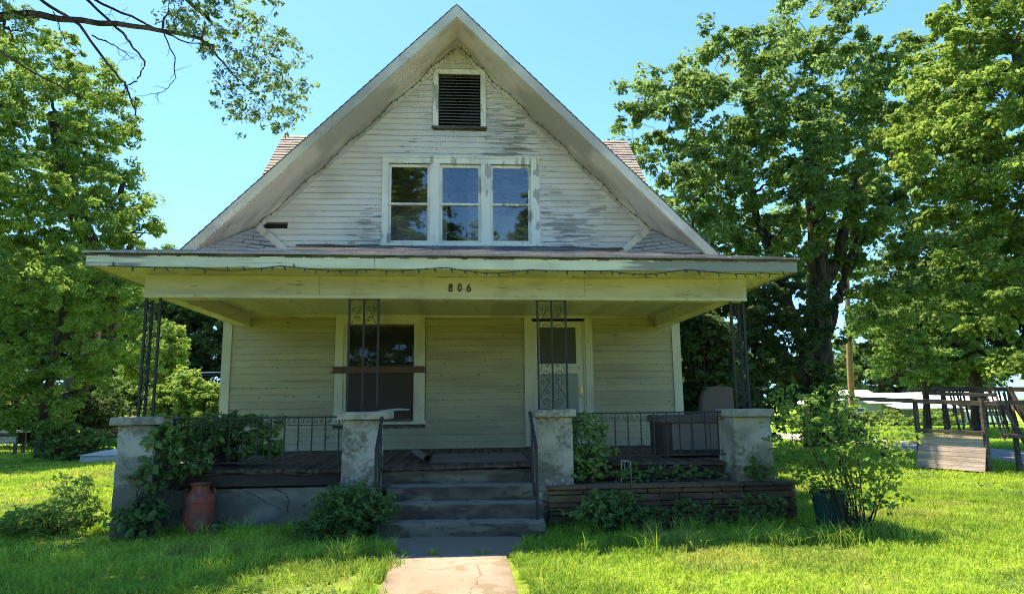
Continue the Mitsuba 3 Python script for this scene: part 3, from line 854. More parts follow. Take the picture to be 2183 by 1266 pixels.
# floor planks (front to back), rim boards, foundation
YFL, ZFL = 8.46, 0.70
x = -3.88
fl = None
while x < 3.70:
    wd = 0.088
    o = 0.012 * rng.normal()
    sag = 0.010 * math.sin(x * 1.3) + rng.normal(0, 0.0025) - (0.03 if rng.random() < 0.04 else 0)
    m = MB().hexa([(x, YFL + o, ZFL - 0.034 + sag), (x + wd - 0.004, YFL + o, ZFL - 0.034 + sag), (x + wd - 0.004, YW - 0.03, ZFL - 0.03), (x, YW - 0.03, ZFL - 0.03),
                   (x, YFL + o, ZFL + sag), (x + wd - 0.004, YFL + o, ZFL + sag), (x + wd - 0.004, YW - 0.03, ZFL), (x, YW - 0.03, ZFL)])
    if fl is None:
        fl = obj('porch_floor', MB().box(-3.80, 3.62, YFL + 0.35, YW - 0.1, ZFL - 0.06, ZFL - 0.045), 'm_floor', house)
    obj('plank', m, 'm_floor', fl)
    x += wd
obj('rim_board', rough_box(-3.6, -1.44, YFL + 0.075, YFL + 0.12, 0.50, 0.645, 0.12, 0.002, 0.005, 3), 'm_board', fl, smooth=30)
obj('rim_board', rough_box(1.36, 3.36, YFL + 0.075, YFL + 0.12, 0.50, 0.645, 0.12, 0.002, 0.005, 4), 'm_board', fl, smooth=30)
obj('step_riser', rough_box(-0.96, 0.88, YFL + 0.03, YFL + 0.12, 0.45, 0.648, 0.05, 0.008, 0.012, 8), 'm_step', fl, smooth=40)
m = MB()
for (a, b, s_) in ((-3.55, -1.5, 0.0), (1.45, 3.3, 0.6)):
    xs = np.linspace(a, b, 24)
    for q in range(23):
        f0, f1 = [0.012 * math.sin(x_ * 4.1 + s_) + 0.008 * math.sin(x_ * 11) for x_ in xs[q:q + 2]]
        m.hexa([(xs[q], YFL + 0.02, 0.645 + f0), (xs[q + 1], YFL + 0.02, 0.645 + f1), (xs[q + 1], YFL + 0.07, 0.645 + f1), (xs[q], YFL + 0.07, 0.645 + f0),
                (xs[q], YFL + 0.02, 0.664 + f0), (xs[q + 1], YFL + 0.02, 0.664 + f1), (xs[q + 1], YFL + 0.07, 0.664 + f1), (xs[q], YFL + 0.07, 0.664 + f0)])
obj('edge_moulding', m, 'm_floor', fl)
fd = obj('foundation', rough_box(-3.66, -1.42, YFL + 0.10, YFL + 0.25, -0.1, 0.475, 0.05, 0.006, 0.01, 4, 5.0), 'm_base', house, smooth=40, label='cracked grey concrete foundation under the porch')
obj('foundation', rough_box(0.9, 3.44, YFL + 0.10, YFL + 0.25, -0.1, 0.475, 0.06, 0.006, 0.01, 6, 5.0), 'm_base', house, smooth=40)
for x in (-3.70, 3.38):
    obj('foundation', MB().box(x, x + 0.12, YFL + 0.27, YW - 0.01, -0.1, 0.62), 'm_base', house)  # unseen side walls, added to stop sun leaking in under the porch
# piers with caps; each in rough plaster
piers = [(-3.90, -3.49, -3.97, -3.42, 1.335), (-1.385, -0.97, -1.445, -0.845, 1.36), (0.877, 1.31, 0.844, 1.352, 1.36), (3.285, 3.75, 3.245, 3.775, 1.335)]
for q, (a, b, c, e, zc) in enumerate(piers):
    y0 = 8.16
    v, f = rough_box(a, b, y0, y0 + 0.46, -0.1, zc - 0.092, 0.035, 0.008, 0.02, 10 + q, 7.0)
    v[:, 0] += (v[:, 0] - (a + b) / 2) * 0.06 * np.clip((1.2 - v[:, 2]) / 1.2, 0, 1)
    p = obj('porch_pier', (v, f), 'm_pier', house, smooth=40)
    obj('cap', rough_box(c, e, y0 - 0.06, y0 + 0.52, zc - 0.09, zc, 0.04, 0.005, 0.012, 20 + q), 'm_pier', p, smooth=40)


# ornamental iron posts
def curl(cx, cz, r, turns, start, dirn=1, n=18):
    t = np.linspace(0, 1, n)
    a = start + dirn * t * turns * 2 * np.pi
    rr = r * (1 - 0.78 * t)
    return np.stack([cx + rr * np.cos(a), cz + rr * np.sin(a)], -1)


def scrolls(width, z0):
    """Polylines (u, z) of one scroll panel between two bars: u from 0 to width."""
    out = []
    out.append(curl(width * 0.50, z0 + 0.065, 0.062, 1.25, -np.pi / 2, 1))
    out.append(curl(width * 0.62, z0 + 0.185, 0.036, 1.1, np.pi * 0.9, -1, 14))
    out.append(np.array([(0.008, z0 + 0.10), (width * 0.18, z0 + 0.155), (width * 0.45, z0 + 0.235), (width * 0.74, z0 + 0.30)]))
    out.append(curl(width * 0.70, z0 + 0.325, 0.030, 1.0, -np.pi * 0.6, 1, 12))
    out.append(curl(width * 0.30, z0 + 0.30, 0.026, 1.0, np.pi * 0.3, 1, 12))
    return out


def iron_panel(post, origin, du, width, zb, ztop, heights, outer=True, mirror=False):
    o, du = np.asarray(origin, float), np.asarray(du, float)
    for z0 in heights:
        m = MB()
        for pl in scrolls(width, z0):
            u = width - pl[:, 0] if mirror else pl[:, 0]
            pts = o[None] + du[None] * u[:, None]
            pts[:, 2] = pl[:, 1]
            m.tube(pts, 0.0048, 5)
        obj('scroll', m, 'm_iron', post)


def post_bar(post, x, y_, z0, z1, w=0.024):
    obj('bar', MB().box(x - w / 2, x + w / 2, y_ - w / 2, y_ + w / 2, z0, z1), 'm_iron', post)


for (x0, z0) in ((-1.40, 1.362), (0.935, 1.362)):
    post = house + '__' + 'iron_post' if (house + '__iron_post') not in counters else None
    post = fresh(house + '__iron_post')
    wd = 0.178
    ztop = 2.726 + rail(x0)
    for q in range(3):
        post_bar(post, x0 + q * wd + 0.012, 8.46, z0, ztop)
    obj('base_plate', MB().box(x0 - 0.01, x0 + 2 * wd + 0.034, 8.44, 8.48, z0, z0 + 0.006), 'm_iron', post)
    obj('top_plate', MB().box(x0 - 0.01, x0 + 2 * wd + 0.034, 8.445, 8.475, ztop - 0.008, ztop - 0.001), 'm_iron', post)
    hs = (z0 + 0.02, z0 + 0.36, z0 + 0.94)
    if x0 < 0:
        hs = (z0 + 0.94,)
    iron_panel(post, (x0 + 0.024, 8.46, 0), (1, 0, 0), wd - 0.024, z0, ztop, hs)
    iron_panel(post, (x0 + wd + 0.024, 8.46, 0), (1, 0, 0), wd - 0.024, z0, ztop, hs, mirror=True)
for (xc, s) in ((-3.82, 1), (3.62, -1)):
    post = fresh(house + '__iron_post')
    z0, ztop = 1.337, 2.726 + rail(xc)
    wd = 0.165
    for (dx_, dy_) in ((0, 0), (s * wd, 0), (0, wd)):
        post_bar(post, xc + dx_, 8.46 + dy_, z0, ztop, 0.028)
    hs = (z0 + 0.03, z0 + 0.34, z0 + 0.66, z0 + 0.98)
    iron_panel(post, (xc + s * 0.012, 8.46, 0), (s, 0, 0), wd - 0.024, z0, ztop, hs)
    iron_panel(post, (xc, 8.472, 0), (0, 1, 0), wd - 0.024, z0, ztop, hs)


# railings between the piers
def railing(xa, xb, yy):
    r = fresh(house + '__railing')
    obj('top_rail', MB().box(xa, xb, yy - 0.018, yy + 0.018, 1.292, 1.312), 'm_iron', r)
    obj('frieze_rail', MB().box(xa, xb, yy - 0.006, yy + 0.006, 1.205, 1.215), 'm_iron', r)
    obj('bottom_rail', MB().box(xa, xb, yy - 0.012, yy + 0.012, 0.775, 0.790), 'm_iron', r)
    nb_ = int(round((xb - xa) / 0.158))
    m = MB()
    for q in range(nb_):
        xq = xa + (xb - xa) * (q + 0.5) / nb_
        obj('baluster', MB().box(xq - 0.007, xq + 0.007, yy - 0.0065, yy + 0.0065, 0.791, 1.291), 'm_iron', r)
        for sg in (-1, 1):
            for (zc, dn) in ((1.252, 1), (0.825, -1)):
                pl = curl(xq + sg * 0.040, zc, 0.024, 1.1, np.pi / 2 if sg > 0 else np.pi / 2, -sg * dn, 10)
                m.tube(np.stack([pl[:, 0], np.full(len(pl), yy), pl[:, 1]], -1), 0.0035, 4)
    obj('scrollwork', m, 'm_iron', r, kind='stuff')


railing(-3.48, -1.40, 8.47)
railing(1.32, 3.28, 8.47)

# ------------------------------------------------------------------ steps, walls and things by the porch
steps = thing('porch_steps', 'dark stained concrete porch steps with rounded worn edges', 'steps')
ang = math.radians(-4.5)
M = rotz(ang, (0.0, 8.0, 0))
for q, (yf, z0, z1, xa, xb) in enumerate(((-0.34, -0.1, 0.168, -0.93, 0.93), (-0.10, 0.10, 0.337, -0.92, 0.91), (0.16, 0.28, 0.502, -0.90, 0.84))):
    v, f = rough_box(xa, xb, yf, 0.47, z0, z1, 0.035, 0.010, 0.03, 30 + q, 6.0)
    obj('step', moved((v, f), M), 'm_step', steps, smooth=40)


def stair_rail(x, label):
    r = thing('stair_railing', label, 'railing', )
    top0, top1 = np.array([x, 8.14, 1.335]), np.array([x + (0.03 if x > 0 else -0.02), 7.76, 0.93])
    bot0, bot1 = np.array([x, 8.14, 0.86]), np.array([x, 7.76, 0.42])
    obj('hand_rail', MB().bar(top0, top1, 0.036, 0.022), 'm_iron', r)
    obj('lower_rail', MB().bar(bot0, bot1, 0.024, 0.016), 'm_iron', r)
    obj('newel', MB().box(top1[0] - 0.015, top1[0] + 0.015, 7.745, 7.775, 0.13, 0.945), 'm_iron', r)
    for t_ in (0.2, 0.45, 0.7):
        p0, p1 = bot0 + (bot1 - bot0) * t_, top0 + (top1 - top0) * t_
        obj('baluster', MB().bar(p0, p1, 0.014, 0.014), 'm_iron', r)
    return r


stair_rail(-0.925, 'black iron railing on the left side of the porch steps')
stair_rail(0.80, 'black iron railing on the right side of the porch steps')

# flagstone planter wall on the right
sw = thing('planter_wall', 'low dry-laid brown flagstone wall of the planter right of the steps', 'wall')
z, xa0, xb0, yy = -0.08, 0.99, 3.93, 8.02
obj('core', MB().box(xa0 + 0.05, xb0 - 0.05, yy + 0.05, yy + 0.2, -0.1, 0.42), 'm_black', sw)
row = 0
while z < 0.44:
    hh = float(rng.choice([0.035, 0.05, 0.06, 0.085])) if z < 0.32 else 0.058
    if z + hh > 0.45:
        hh = 0.045
    x = xa0 + 0.0
    while x < xb0 - 0.04:
        wd = rng.uniform(0.14, 0.5)
        if xb0 - x - wd < 0.1:
            wd = xb0 - x
        o = rng.uniform(-0.018, 0.016)
        obj('stone', rough_box(x + 0.005, x + wd - 0.005, yy + o, yy + 0.2, z + 0.003, z + hh - 0.003 + rng.uniform(-.003, .002), 0.14, 0.004, 0.008, row * 50 + int(x * 10), 9), 'm_stone', sw, smooth=40)
        x += wd
    z += hh
    row += 1
x = xa0 - 0.02
while x < xb0:
    wd = rng.uniform(0.32, 0.62)
    wd = min(wd, xb0 + 0.02 - x)
    obj('coping', rough_box(x, x + wd - 0.008, yy - 0.03 + rng.uniform(-.01, .01), yy + 0.24, z + 0.002, z + 0.034 + rng.uniform(0, .006), 0.1, 0.003, 0.008, int(x * 30), 9), 'm_stone', sw, smooth=40)
    x += wd
obj('planter_soil', MB().box(1.42, 3.36, yy + 0.24, YFL + 0.09, -0.05, 0.42), 'm_bark', label='dark soil filling the stone planter', kind='structure')

# house numbers: three digits, each a bent metal stroke
hn = thing('house_number', 'black metal house number 806 on the porch beam', 'house number')


def digit(lines, x, key='digit'):
    m = MB()
    for pl in lines:
        pl = np.array(pl, float)
        tt = np.linspace(0, 1, len(pl))
        t2 = np.linspace(0, 1, len(pl) * 4)
        px, pz = np.interp(t2, tt, pl[:, 0]), np.interp(t2, tt, pl[:, 1])
        m.tube(np.stack([x + px, np.full(len(px), YB - 0.008), 2.825 + pz + rail(x)], -1), 0.0085, 6)
    obj(key, m, 'm_iron', hn)


def ell(cx, cz, rx, rz, a0=0.0, a1=360.0, n=16):
    a = np.radians(np.linspace(a0, a1, n))
    return np.stack([cx + rx * np.cos(a), cz + rz * np.sin(a)], -1)


digit([ell(0.022, 0.024, 0.021, 0.024), ell(0.022, 0.069, 0.016, 0.020, -70, 250), [(0.030, 0.052), (0.045, 0.088)]], -0.165)
digit([ell(0.022, 0.045, 0.020, 0.044)], -0.052)
digit([ell(0.022, 0.024, 0.021, 0.024), [(0.001, 0.028), (0.008, 0.06), (0.024, 0.082), (0.038, 0.09)]], 0.062)


# string lights
def light_string(label, pts, seed, hang):
    r_ = np.random.default_rng(seed)
    t = thing('string_lights', label, 'string lights')
    pts = np.array(pts, float)
    obj('cord', MB().tube(pts, 0.0055, 5), 'm_cord', t)
    seg = np.linalg.norm(np.diff(pts, axis=0), axis=1)
    cum = np.concatenate([[0], np.cumsum(seg)])
    m = MB()
    c = 0.06
    while c < cum[-1]:
        p = np.array([np.interp(c, cum, pts[:, q]) for q in range(3)])
        dv = np.array([r_.normal(0, 0.35), -0.15, -1.0]) if r_.random() < 0.85 else np.array([r_.normal(0, 0.4), -0.2, 0.9])
        dv = dv / np.linalg.norm(dv) * r_.uniform(0.035, 0.06)
        m.tube([p, p + dv * 0.5, p + dv], [0.008, 0.009, 0.004], 5)
        c += hang * r_.uniform(0.6, 1.5)
    obj('bulbs', m, 'm_cord', t, kind='stuff')


for s, lab in ((-1, 'dark string lights along the left rake of the gable'), (1, 'dark string lights along the right rake of the gable')):
    tt = np.linspace(0, 1, 60)
    xs = 0.03 + 3.48 * tt
    zs = SOFFIT - 0.05 - xs - 0.06 * (1 - np.abs(np.sin(tt * np.pi * 4.5 + (0.4 if s > 0 else 0)))) + 0.01 * np.sin(tt * 60)
    light_string(lab, np.stack([HX + s * xs, np.full(60, YW - 0.05), zs], -1), 3 + s, 0.16)
tt = np.linspace(0, 1, 130)
xs = PXL + 0.25 + (PXR - PXL - 0.4) * tt
zs = 2.998 - 0.030 * np.abs(np.sin(tt * np.pi * 8.3)) + 0.018 * np.sin(tt * 31) + rail(xs)
light_string('dark string lights sagging along the porch fascia', np.stack([xs, np.full(130, YF - 0.012), zs], -1), 9, 0.17)

# milk can
can = thing('milk_can', 'rusty red milk can standing against the porch foundation', 'milk can')
cx, cy = -3.02, 8.36
obj('body', lathe([(0, 0.0), (0.155, 0.0), (0.165, 0.012), (0.168, 0.03), (0.168, 0.36), (0.174, 0.365), (0.174, 0.378), (0.165, 0.388), (0.140, 0.44), (0.108, 0.485), (0.100, 0.50), (0.100, 0.545), (0.118, 0.562), (0.118, 0.575), (0.098, 0.575), (0.09, 0.50), (0, 0.49)], (cx, cy, 0.0), 36), 'm_rust', can, smooth=35)
for s in (-1, 1):
    a = np.linspace(-1.2, 1.2, 9)
    obj('handle', MB().tube(np.stack([cx + s * (0.125 + 0.05 * np.cos(a)), np.full(9, cy), 0.47 + 0.045 * np.sin(a)], -1), 0.011, 7), 'm_rust', can, smooth=40)
obj('lid', lathe([(0, 0.53), (0.09, 0.53), (0.092, 0.56), (0.085, 0.578), (0, 0.585)], (cx, cy, 0.0), 28), 'm_rust', can, smooth=35)

# on the porch: an old cabinet with a cloth over it, a chair back behind, a leaning plank, a lino mat with a rolled end
cab = thing('old_cabinet', 'old grey fronted cabinet on the porch with a dark cloth draped over its top', 'cabinet')
obj('body', rough_box(2.68, 3.62, 9.10, 9.75, 0.74, 1.23, 0.15, 0.002, 0.01, 2), 'm_darkbox', cab, smooth=30)
for q in range(3):
    obj('front_panel', MB().box(2.80 + q * 0.26, 2.80 + q * 0.26 + 0.252, 9.082, 9.099, 0.80, 1.15), 'm_box', cab)
for (a, b) in ((2.74, 9.16), (3.56, 9.16), (2.74, 9.68), (3.56, 9.68)):
    obj('foot', MB().box(a - 0.03, a + 0.03, b - 0.03, b + 0.03, 0.70, 0.739), 'm_darkbox', cab)
v, f = rough_box(2.64, 3.66, 9.05, 9.80, 1.15, 1.255, 0.05, 0.014, 0.03, 7, 6.0)
obj('cloth', (v, f), 'm_fabric', cab, smooth=60, label='dark draped cloth')
ch = thing('upholstered_chair', 'worn brown upholstered chair whose rounded back rises behind the cabinet', 'chair')
prof = Polygon([(3.62, 0.95), (4.13, 0.95), (4.13, 1.635), (4.10, 1.65), (3.88, 1.665), (3.78, 1.655), (3.68, 1.57), (3.64, 1.45)])
obj('back', wall_mesh(prof, 10.22, 10.36), 'm_fabric', ch, smooth=40)
obj('seat', rough_box(3.56, 3.72, 9.84, 10.21, 0.85, 1.05, 0.06, 0.006, 0.05, 3), 'm_fabric', ch, smooth=60)
obj('seat_frame', MB().box(3.57, 3.73, 9.86, 10.34, 0.78, 0.848), 'm_plank', ch)
for (a, b) in ((3.59, 9.9), (3.70, 9.9), (3.59, 10.3), (3.70, 10.3)):
    obj('leg', MB().box(a - 0.02, a + 0.02, b - 0.02, b + 0.02, 0.70, 0.779), 'm_plank', ch)
lp = thing('leaning_plank', 'bare wooden plank standing upright behind the railing beside the right pier', 'plank')
obj('face', MB().bar((3.30, 8.62, 0.70), (3.29, 8.60, 1.27), 0.085, 0.02, up=(0, 1, 0)), 'm_panel', lp)
mat = thing('floor_mat', 'brown vinyl mat on the porch floor with a rolled up left end', 'mat')
m = MB()
xs, ys = np.linspace(-0.42, 0.86, 24), np.linspace(8.86, 10.4, 8)
XX, YY = np.meshgrid(xs, ys, indexing='ij')
ZZ = 0.712 + 0.008 * meshkit.noise(np.stack([XX * 3, YY * 3, XX * 0], -1), 3)
ii, jj = np.meshgrid(np.arange(23), np.arange(7), indexing='ij')
q4 = np.stack([ii * 8 + jj, (ii + 1) * 8 + jj, (ii + 1) * 8 + jj + 1, ii * 8 + jj + 1], -1).reshape(-1, 4)
m.add(np.stack([XX, YY, ZZ], -1).reshape(-1, 3), q4)
for a, b in zip(xs[:-1], xs[1:]):
    m.box(a, b, 8.855, 8.86, 0.703, 0.718)
obj('sheet', m, 'm_mat', mat)
m = MB()
t = np.linspace(0, 1, 26)
a = t * 2.3 * 2 * np.pi
rr_ = 0.052 - 0.026 * t
sp = np.stack([-0.43 - rr_ * np.sin(a), 0.765 - rr_ * np.cos(a)], -1)
A_, B_ = np.array([sp[:, 0], np.full(26, 8.84), sp[:, 1]]).T, np.array([sp[:, 0] - 0.26, np.full(26, 10.3), sp[:, 1]]).T
k = np.arange(25)
m.add(np.vstack([A_, B_]), np.stack([k, k + 1, k + 27, k + 26], -1))
obj('rolled_end', m, 'm_mat', mat, smooth=50, label='rolled up end of the mat')

# small white stand in the planter, green tubs
ps = thing('plant_stand', 'small pale metal plant stand in the planter behind the stone wall', 'plant stand')
obj('top', lathe([(0, 0.725), (0.062, 0.725), (0.065, 0.732), (0.062, 0.736), (0, 0.736)], (1.98, 8.37, 0), 16), 'm_metal', ps)
for (a, b) in ((-0.055, -0.03), (0.055, -0.03), (0.0, 0.06)):
    obj('leg', MB().tube([(1.98 + a, 8.37 + b, 0.725), (1.98 + a * 1.1, 8.37 + b, 0.42)], 0.005, 6), 'm_metal', ps)
for (x, y_, z0, s, lab) in ((4.16, 7.72, 0.30, 0.78, 'green plastic tub at the right end of the stone wall, half hidden by the shrub'),):
    g = thing('plastic_tub', lab, 'tub')
    z0 = 0
    obj('body', lathe([(0, z0), (0.18 * s, z0), (0.245 * s, 0.43 * (s + .15)), (0.238 * s, 0.43 * (s + .15)), (0.175 * s, z0 + 0.02), (0, z0 + 0.02)], (x, y_, 0), 24), 'm_green', g, smooth=35)
    zr = 0.43 * (s + .15)
    obj('rim', lathe([(0.236 * s, zr - 0.03), (0.262 * s, zr - 0.03), (0.262 * s, zr + 0.008), (0.236 * s, zr + 0.008)], (x, y_, 0), 24), 'm_green', g, smooth=35)


# ------------------------------------------------------------------ foliage
def leaf_mesh(c, nrm, size, r_, aspect=0.62, fold=0.25, droop=None):
    """Folded leaves (four vertices, two triangles) at the points c, facing nrm."""
    n = len(c)
    nrm = nrm / (np.linalg.norm(nrm, axis=1, keepdims=True) + 1e-9)
    t = r_.normal(size=(n, 3))
    if droop is not None:
        t = t * 0.6 + droop
    t -= nrm * (t * nrm).sum(1, keepdims=True)
    t /= np.linalg.norm(t, axis=1, keepdims=True) + 1e-9
    b = np.cross(nrm, t)
    s = (size * r_.uniform(0.65, 1.3, n))[:, None]
    base, tip = c - t * s * 0.5, c + t * s * 0.5
    side = s * aspect * 0.5
    lift = nrm * s * fold * 0.4
    v = np.stack([base, c + b * side + lift, tip, c - b * side + lift], 1).reshape(-1, 3)
    k = np.arange(n)[:, None] * 4
    f = np.concatenate([k + np.array([[0, 1, 2]]), k + np.array([[0, 2, 3]])])
    return v, f


def clump_leaves(centers, radii, per, size, r_, flat=0.75, aspect=0.62, droop=None, upbias=0.55, spread=0.9, subs=9):
    """Leaves in small tufts, the tufts on and in the clumps."""
    C = np.repeat(centers, subs, axis=0)
    R = np.repeat(radii, subs)[:, None]
    d = r_.normal(size=C.shape)
    d /= np.linalg.norm(d, axis=1, keepdims=True)
    d[:, 2] = np.where((d[:, 2] < -0.1) & (r_.random(len(d)) < 0.6), -d[:, 2], d[:, 2])
    S = C + d * R * (0.35 + 0.75 * r_.random((len(d), 1)) ** 0.6) * np.array([1, 1, flat])
    sr = (R * r_.uniform(0.26, 0.52, R.shape))
    m_ = max(3, per // subs)
    S2, R2, D2 = np.repeat(S, m_, axis=0), np.repeat(sr, m_, axis=0), np.repeat(d, m_, axis=0)
    e = r_.normal(size=S2.shape)
    e /= np.linalg.norm(e, axis=1, keepdims=True)
    p = S2 + e * R2 * r_.random((len(S2), 1)) ** 0.5 * np.array([1, 1, 0.62])
    n = D2 * 0.35 + e * 0.35 + np.array([0, 0, upbias]) + r_.normal(size=S2.shape) * spread * 0.5
    return leaf_mesh(p, n, size, r_, aspect, droop=droop)


def clumps_in(ells, spacing, r_, shell=0.45, tries=6000):
    out = []
    E_ = np.array(ells, float)
    vol = E_[:, 3] * E_[:, 4] * E_[:, 5]
    for _ in range(tries):
        e = E_[r_.choice(len(E_), p=vol / vol.sum())]
        d = r_.normal(size=3)
        d /= np.linalg.norm(d)
        q = e[:3] + d * e[3:6] * (shell + (1 - shell) * r_.random() ** 0.7)
        if not out or (np.linalg.norm(np.array(out) - q, axis=1) > spacing).all():
            out.append(q)
    return np.array(out)


def branch(p, q, r_, n=6, wob=0.08, sag=0.0):
    t = np.linspace(0, 1, n)[:, None]
    L = np.linalg.norm(q - p)
    w = r_.normal(size=(n, 3)) * wob * L * np.sin(np.pi * t)
    pts = p + (q - p) * t + w
    pts[:, 2] += sag * L * np.sin(np.pi * t[:, 0])
    return pts


def tree(name, label, trunk, trunk_r, ells, spacing, clump_r, per, size, leaf_mat, seed, group=None, limbs=(), aspect=0.62, flat=0.75, droop=None, shell=0.45, twig_r=0.03):
    r_ = np.random.default_rng(seed)
    t = thing(name, label, 'tree', group)
    cl = clumps_in(ells, spacing, r_, shell)
    rad = clump_r * r_.uniform(0.7, 1.25, len(cl))
    m = MB()
    trunk = np.array(trunk, float)
    tr = np.interp(np.linspace(0, 1, len(trunk)), [0, 0.12, 1], [trunk_r * 1.25, trunk_r, trunk_r * 0.55])
    tt = np.linspace(0, len(trunk) - 1, len(trunk) * 4)
    tp = np.stack([np.interp(tt, np.arange(len(trunk)), trunk[:, q]) for q in range(3)], -1)
    trr = np.interp(tt, np.arange(len(trunk)), tr)
    m.tube(tp + r_.normal(size=tp.shape) * trunk_r * 0.06, trr, 12)
    nodes, nr = [tp[len(tp) // 3:]], [trr[len(tp) // 3:]]
    for L in limbs:
        L = np.array(L, float)
        t2 = np.linspace(0, len(L) - 1, len(L) * 4)
        lp_ = np.stack([np.interp(t2, np.arange(len(L)), L[:, q]) for q in range(3)], -1)
        lr = np.linspace(trunk_r * 0.55, trunk_r * 0.18, len(lp_))
        m.tube(lp_ + r_.normal(size=lp_.shape) * trunk_r * 0.05, lr, 8)
        nodes.append(lp_)
        nr.append(lr)
    nodes, nr = np.vstack(nodes), np.concatenate(nr)
    order = np.argsort(np.linalg.norm(cl - nodes.mean(0), axis=1))
    for q in order:
        c = cl[q]
        dist = np.linalg.norm(nodes - c, axis=1) + np.maximum(0, nodes[:, 2] - c[2] + 0.2) * 1.2
        k_ = int(np.argmin(dist))
        pts = branch(nodes[k_], c, r_, 6, 0.07, 0.05)
        r0_ = min(nr[k_] * 0.65, twig_r * 2.2)
        rads = np.linspace(r0_, twig_r * 0.35, 6)
        m.tube(pts, rads, 5)
        nodes, nr = np.vstack([nodes, pts[2:]]), np.concatenate([nr, rads[2:]])
    obj('trunk', m, 'm_bark', t, smooth=50)
    obj('crown', clump_leaves(cl, rad, per, size, r_, flat, aspect, droop), leaf_mat, t)
    return t


# right: the big oak with its dark forked trunk
tree('oak_tree', 'big oak with a dark forked trunk and broad crown right of the house', [(10.93, 20.5, -0.1), (10.98, 20.5, 1.0), (11.08, 20.5, 2.2), (11.12, 20.5, 3.1), (11.2, 20.55, 4.2), (11.4, 20.6, 6.0), (11.5, 20.6, 8.4), (11.5, 20.6, 10.5)], 0.46,
     [(5.96, 19.5, 9.37, 1.33, 2.2, 1.69), (8.31, 20, 10.72, 2.02, 3, 2.10), (11.43, 20.5, 11.51, 2.45, 3.5, 2.54), (13.94, 20.5, 10.57, 1.81, 3, 2.35), (9.64, 20, 7.77, 3.3, 4, 2.4), (13.12, 21, 7.6, 2.45, 3.5, 2.3),
      (6.25, 19, 6.57, 1.56, 2.5, 1.58), (14.92, 21, 5.89, 1.7, 3, 1.7), (8.4, 20.5, 5.17, 1.6, 3, 1.1), (12.2, 21, 13.3, 1.4, 2.3, 0.9), (14.9, 20.8, 11.4, 1.6, 2.4, 1.8), (10.5, 20.4, 9.6, 2.4, 3, 1.6), (7.4, 19.6, 8.3, 1.6, 2.4, 1.8), (14.6, 21, 4.4, 1.7, 2.4, 1.0), (15.6, 20.8, 8.6, 1.6, 2.4, 2.0)],
     1.1, 0.70, 420, 0.17, 'm_leaf_mid', 11, limbs=[[(11.1, 20.5, 2.0), (10.4, 20.4, 3.6), (9.9, 20.3, 5.2), (9.4, 20.2, 6.8), (8.6, 20, 9.5)], [(11.12, 20.5, 2.9), (11.9, 20.6, 4.6), (12.9, 20.7, 6.7), (14.1, 20.7, 7.9)], [(11.0, 20.5, 1.4), (10.1, 20.3, 2.6), (8.9, 20, 3.6), (7.7, 19.5, 4.5), (6.6, 19.2, 6.2)], [(11.25, 20.5, 4.4), (12.3, 20.5, 6.8), (13.2, 20.5, 9.5)]])
tree('shade_tree', 'lighter green leafy tree at the right edge above the wooden playhouse', [(12.0, 11.6, 0), (12.0, 11.7, 2.0), (11.9, 12.1, 4.2), (11.9, 12.6, 6.5), (11.9, 12.8, 9.0)], 0.22,
     [(11.57, 13, 8.89, 1.42, 2.2, 1.46), (10.67, 13, 6.84, 1.16, 2, 1.28), (11.56, 13, 5.61, 1.37, 2.2, 1.25), (10.84, 12.5, 4.09, 0.89, 1.8, 0.87), (10.98, 13.5, 8.03, 0.89, 2, 1.24), (12.55, 13, 7.40, 1.30, 2.5, 2.20), (10.5, 12, 2.9, 0.75, 1.4, 0.62), (10.4, 12, 2.05, 0.5, 0.9, 0.36), (12.6, 13, 5.2, 1.3, 2, 1.3), (12.9, 13, 9.6, 1.3, 2, 1.4), (11.2, 12.8, 3.5, 1.1, 1.6, 0.7), (11.5, 13, 7.3, 1.3, 1.8, 1.2)],
     0.66, 0.46, 330, 0.12, 'm_leaf_lime', 12, flat=0.6)
tree('dark_tree', 'dark leafy tree behind the right end of the porch', [(7.6, 18, 0), (7.6, 18, 1.5), (7.7, 18.1, 3.0), (7.8, 18.2, 4.2)], 0.16,
     [(7.08, 18, 3.41, 1.45, 2.5, 1.17), (8.92, 18.5, 3.59, 1.10, 2, 1.21), (6.2, 17.2, 2.10, 0.8, 1.5, 0.72), (8.31, 18, 2.12, 0.92, 2, 0.89), (7.2, 18.5, 1.0, 1.2, 1.2, 0.7)], 0.68, 0.46, 300, 0.13, 'm_leaf_dark', 13)
tree('background_tree', 'dark green tree behind the oak, right of its trunk', [(23.6, 30, -0.2), (23.6, 30, 2.5), (23.5, 30, 5.0), (23.4, 30, 7.5)], 0.3,
     [(23.30, 30, 6.91, 3.29, 4, 2.97), (24.83, 30, 4.24, 3.04, 4, 2.00), (21.90, 31, 4.80, 2.61, 3.5, 1.83)], 1.3, 0.95, 520, 0.22, 'm_leaf_dark', 14)
for q, (x, y_, h_, w_, mt, lab) in enumerate(((18.6, 26.5, 6.2, 2.0, 'm_leaf_mid', 'bushy green tree across the side street, just right of the utility pole'), (21.5, 27.5, 7.0, 2.2, 'm_leaf_dark', 'dark bushy tree across the side street behind the playhouse'), (24.5, 26.0, 6.6, 2.2, 'm_leaf_mid', 'green tree across the side street at the right picture edge'))):
    tree('roadside_tree', lab, [(x, y_, -0.1), (x + 0.1, y_, 1.6), (x, y_, h_ * 0.6)], 0.14, [(x, y_, h_ * 0.70, w_, w_, h_ * 0.26), (x + 0.4, y_ - 0.4, h_ * 0.46, w_ * 0.95, w_ * 0.8, h_ * 0.14)], 0.95, 0.72, 420, 0.17, mt, 140 + q, group='trees across the side street')
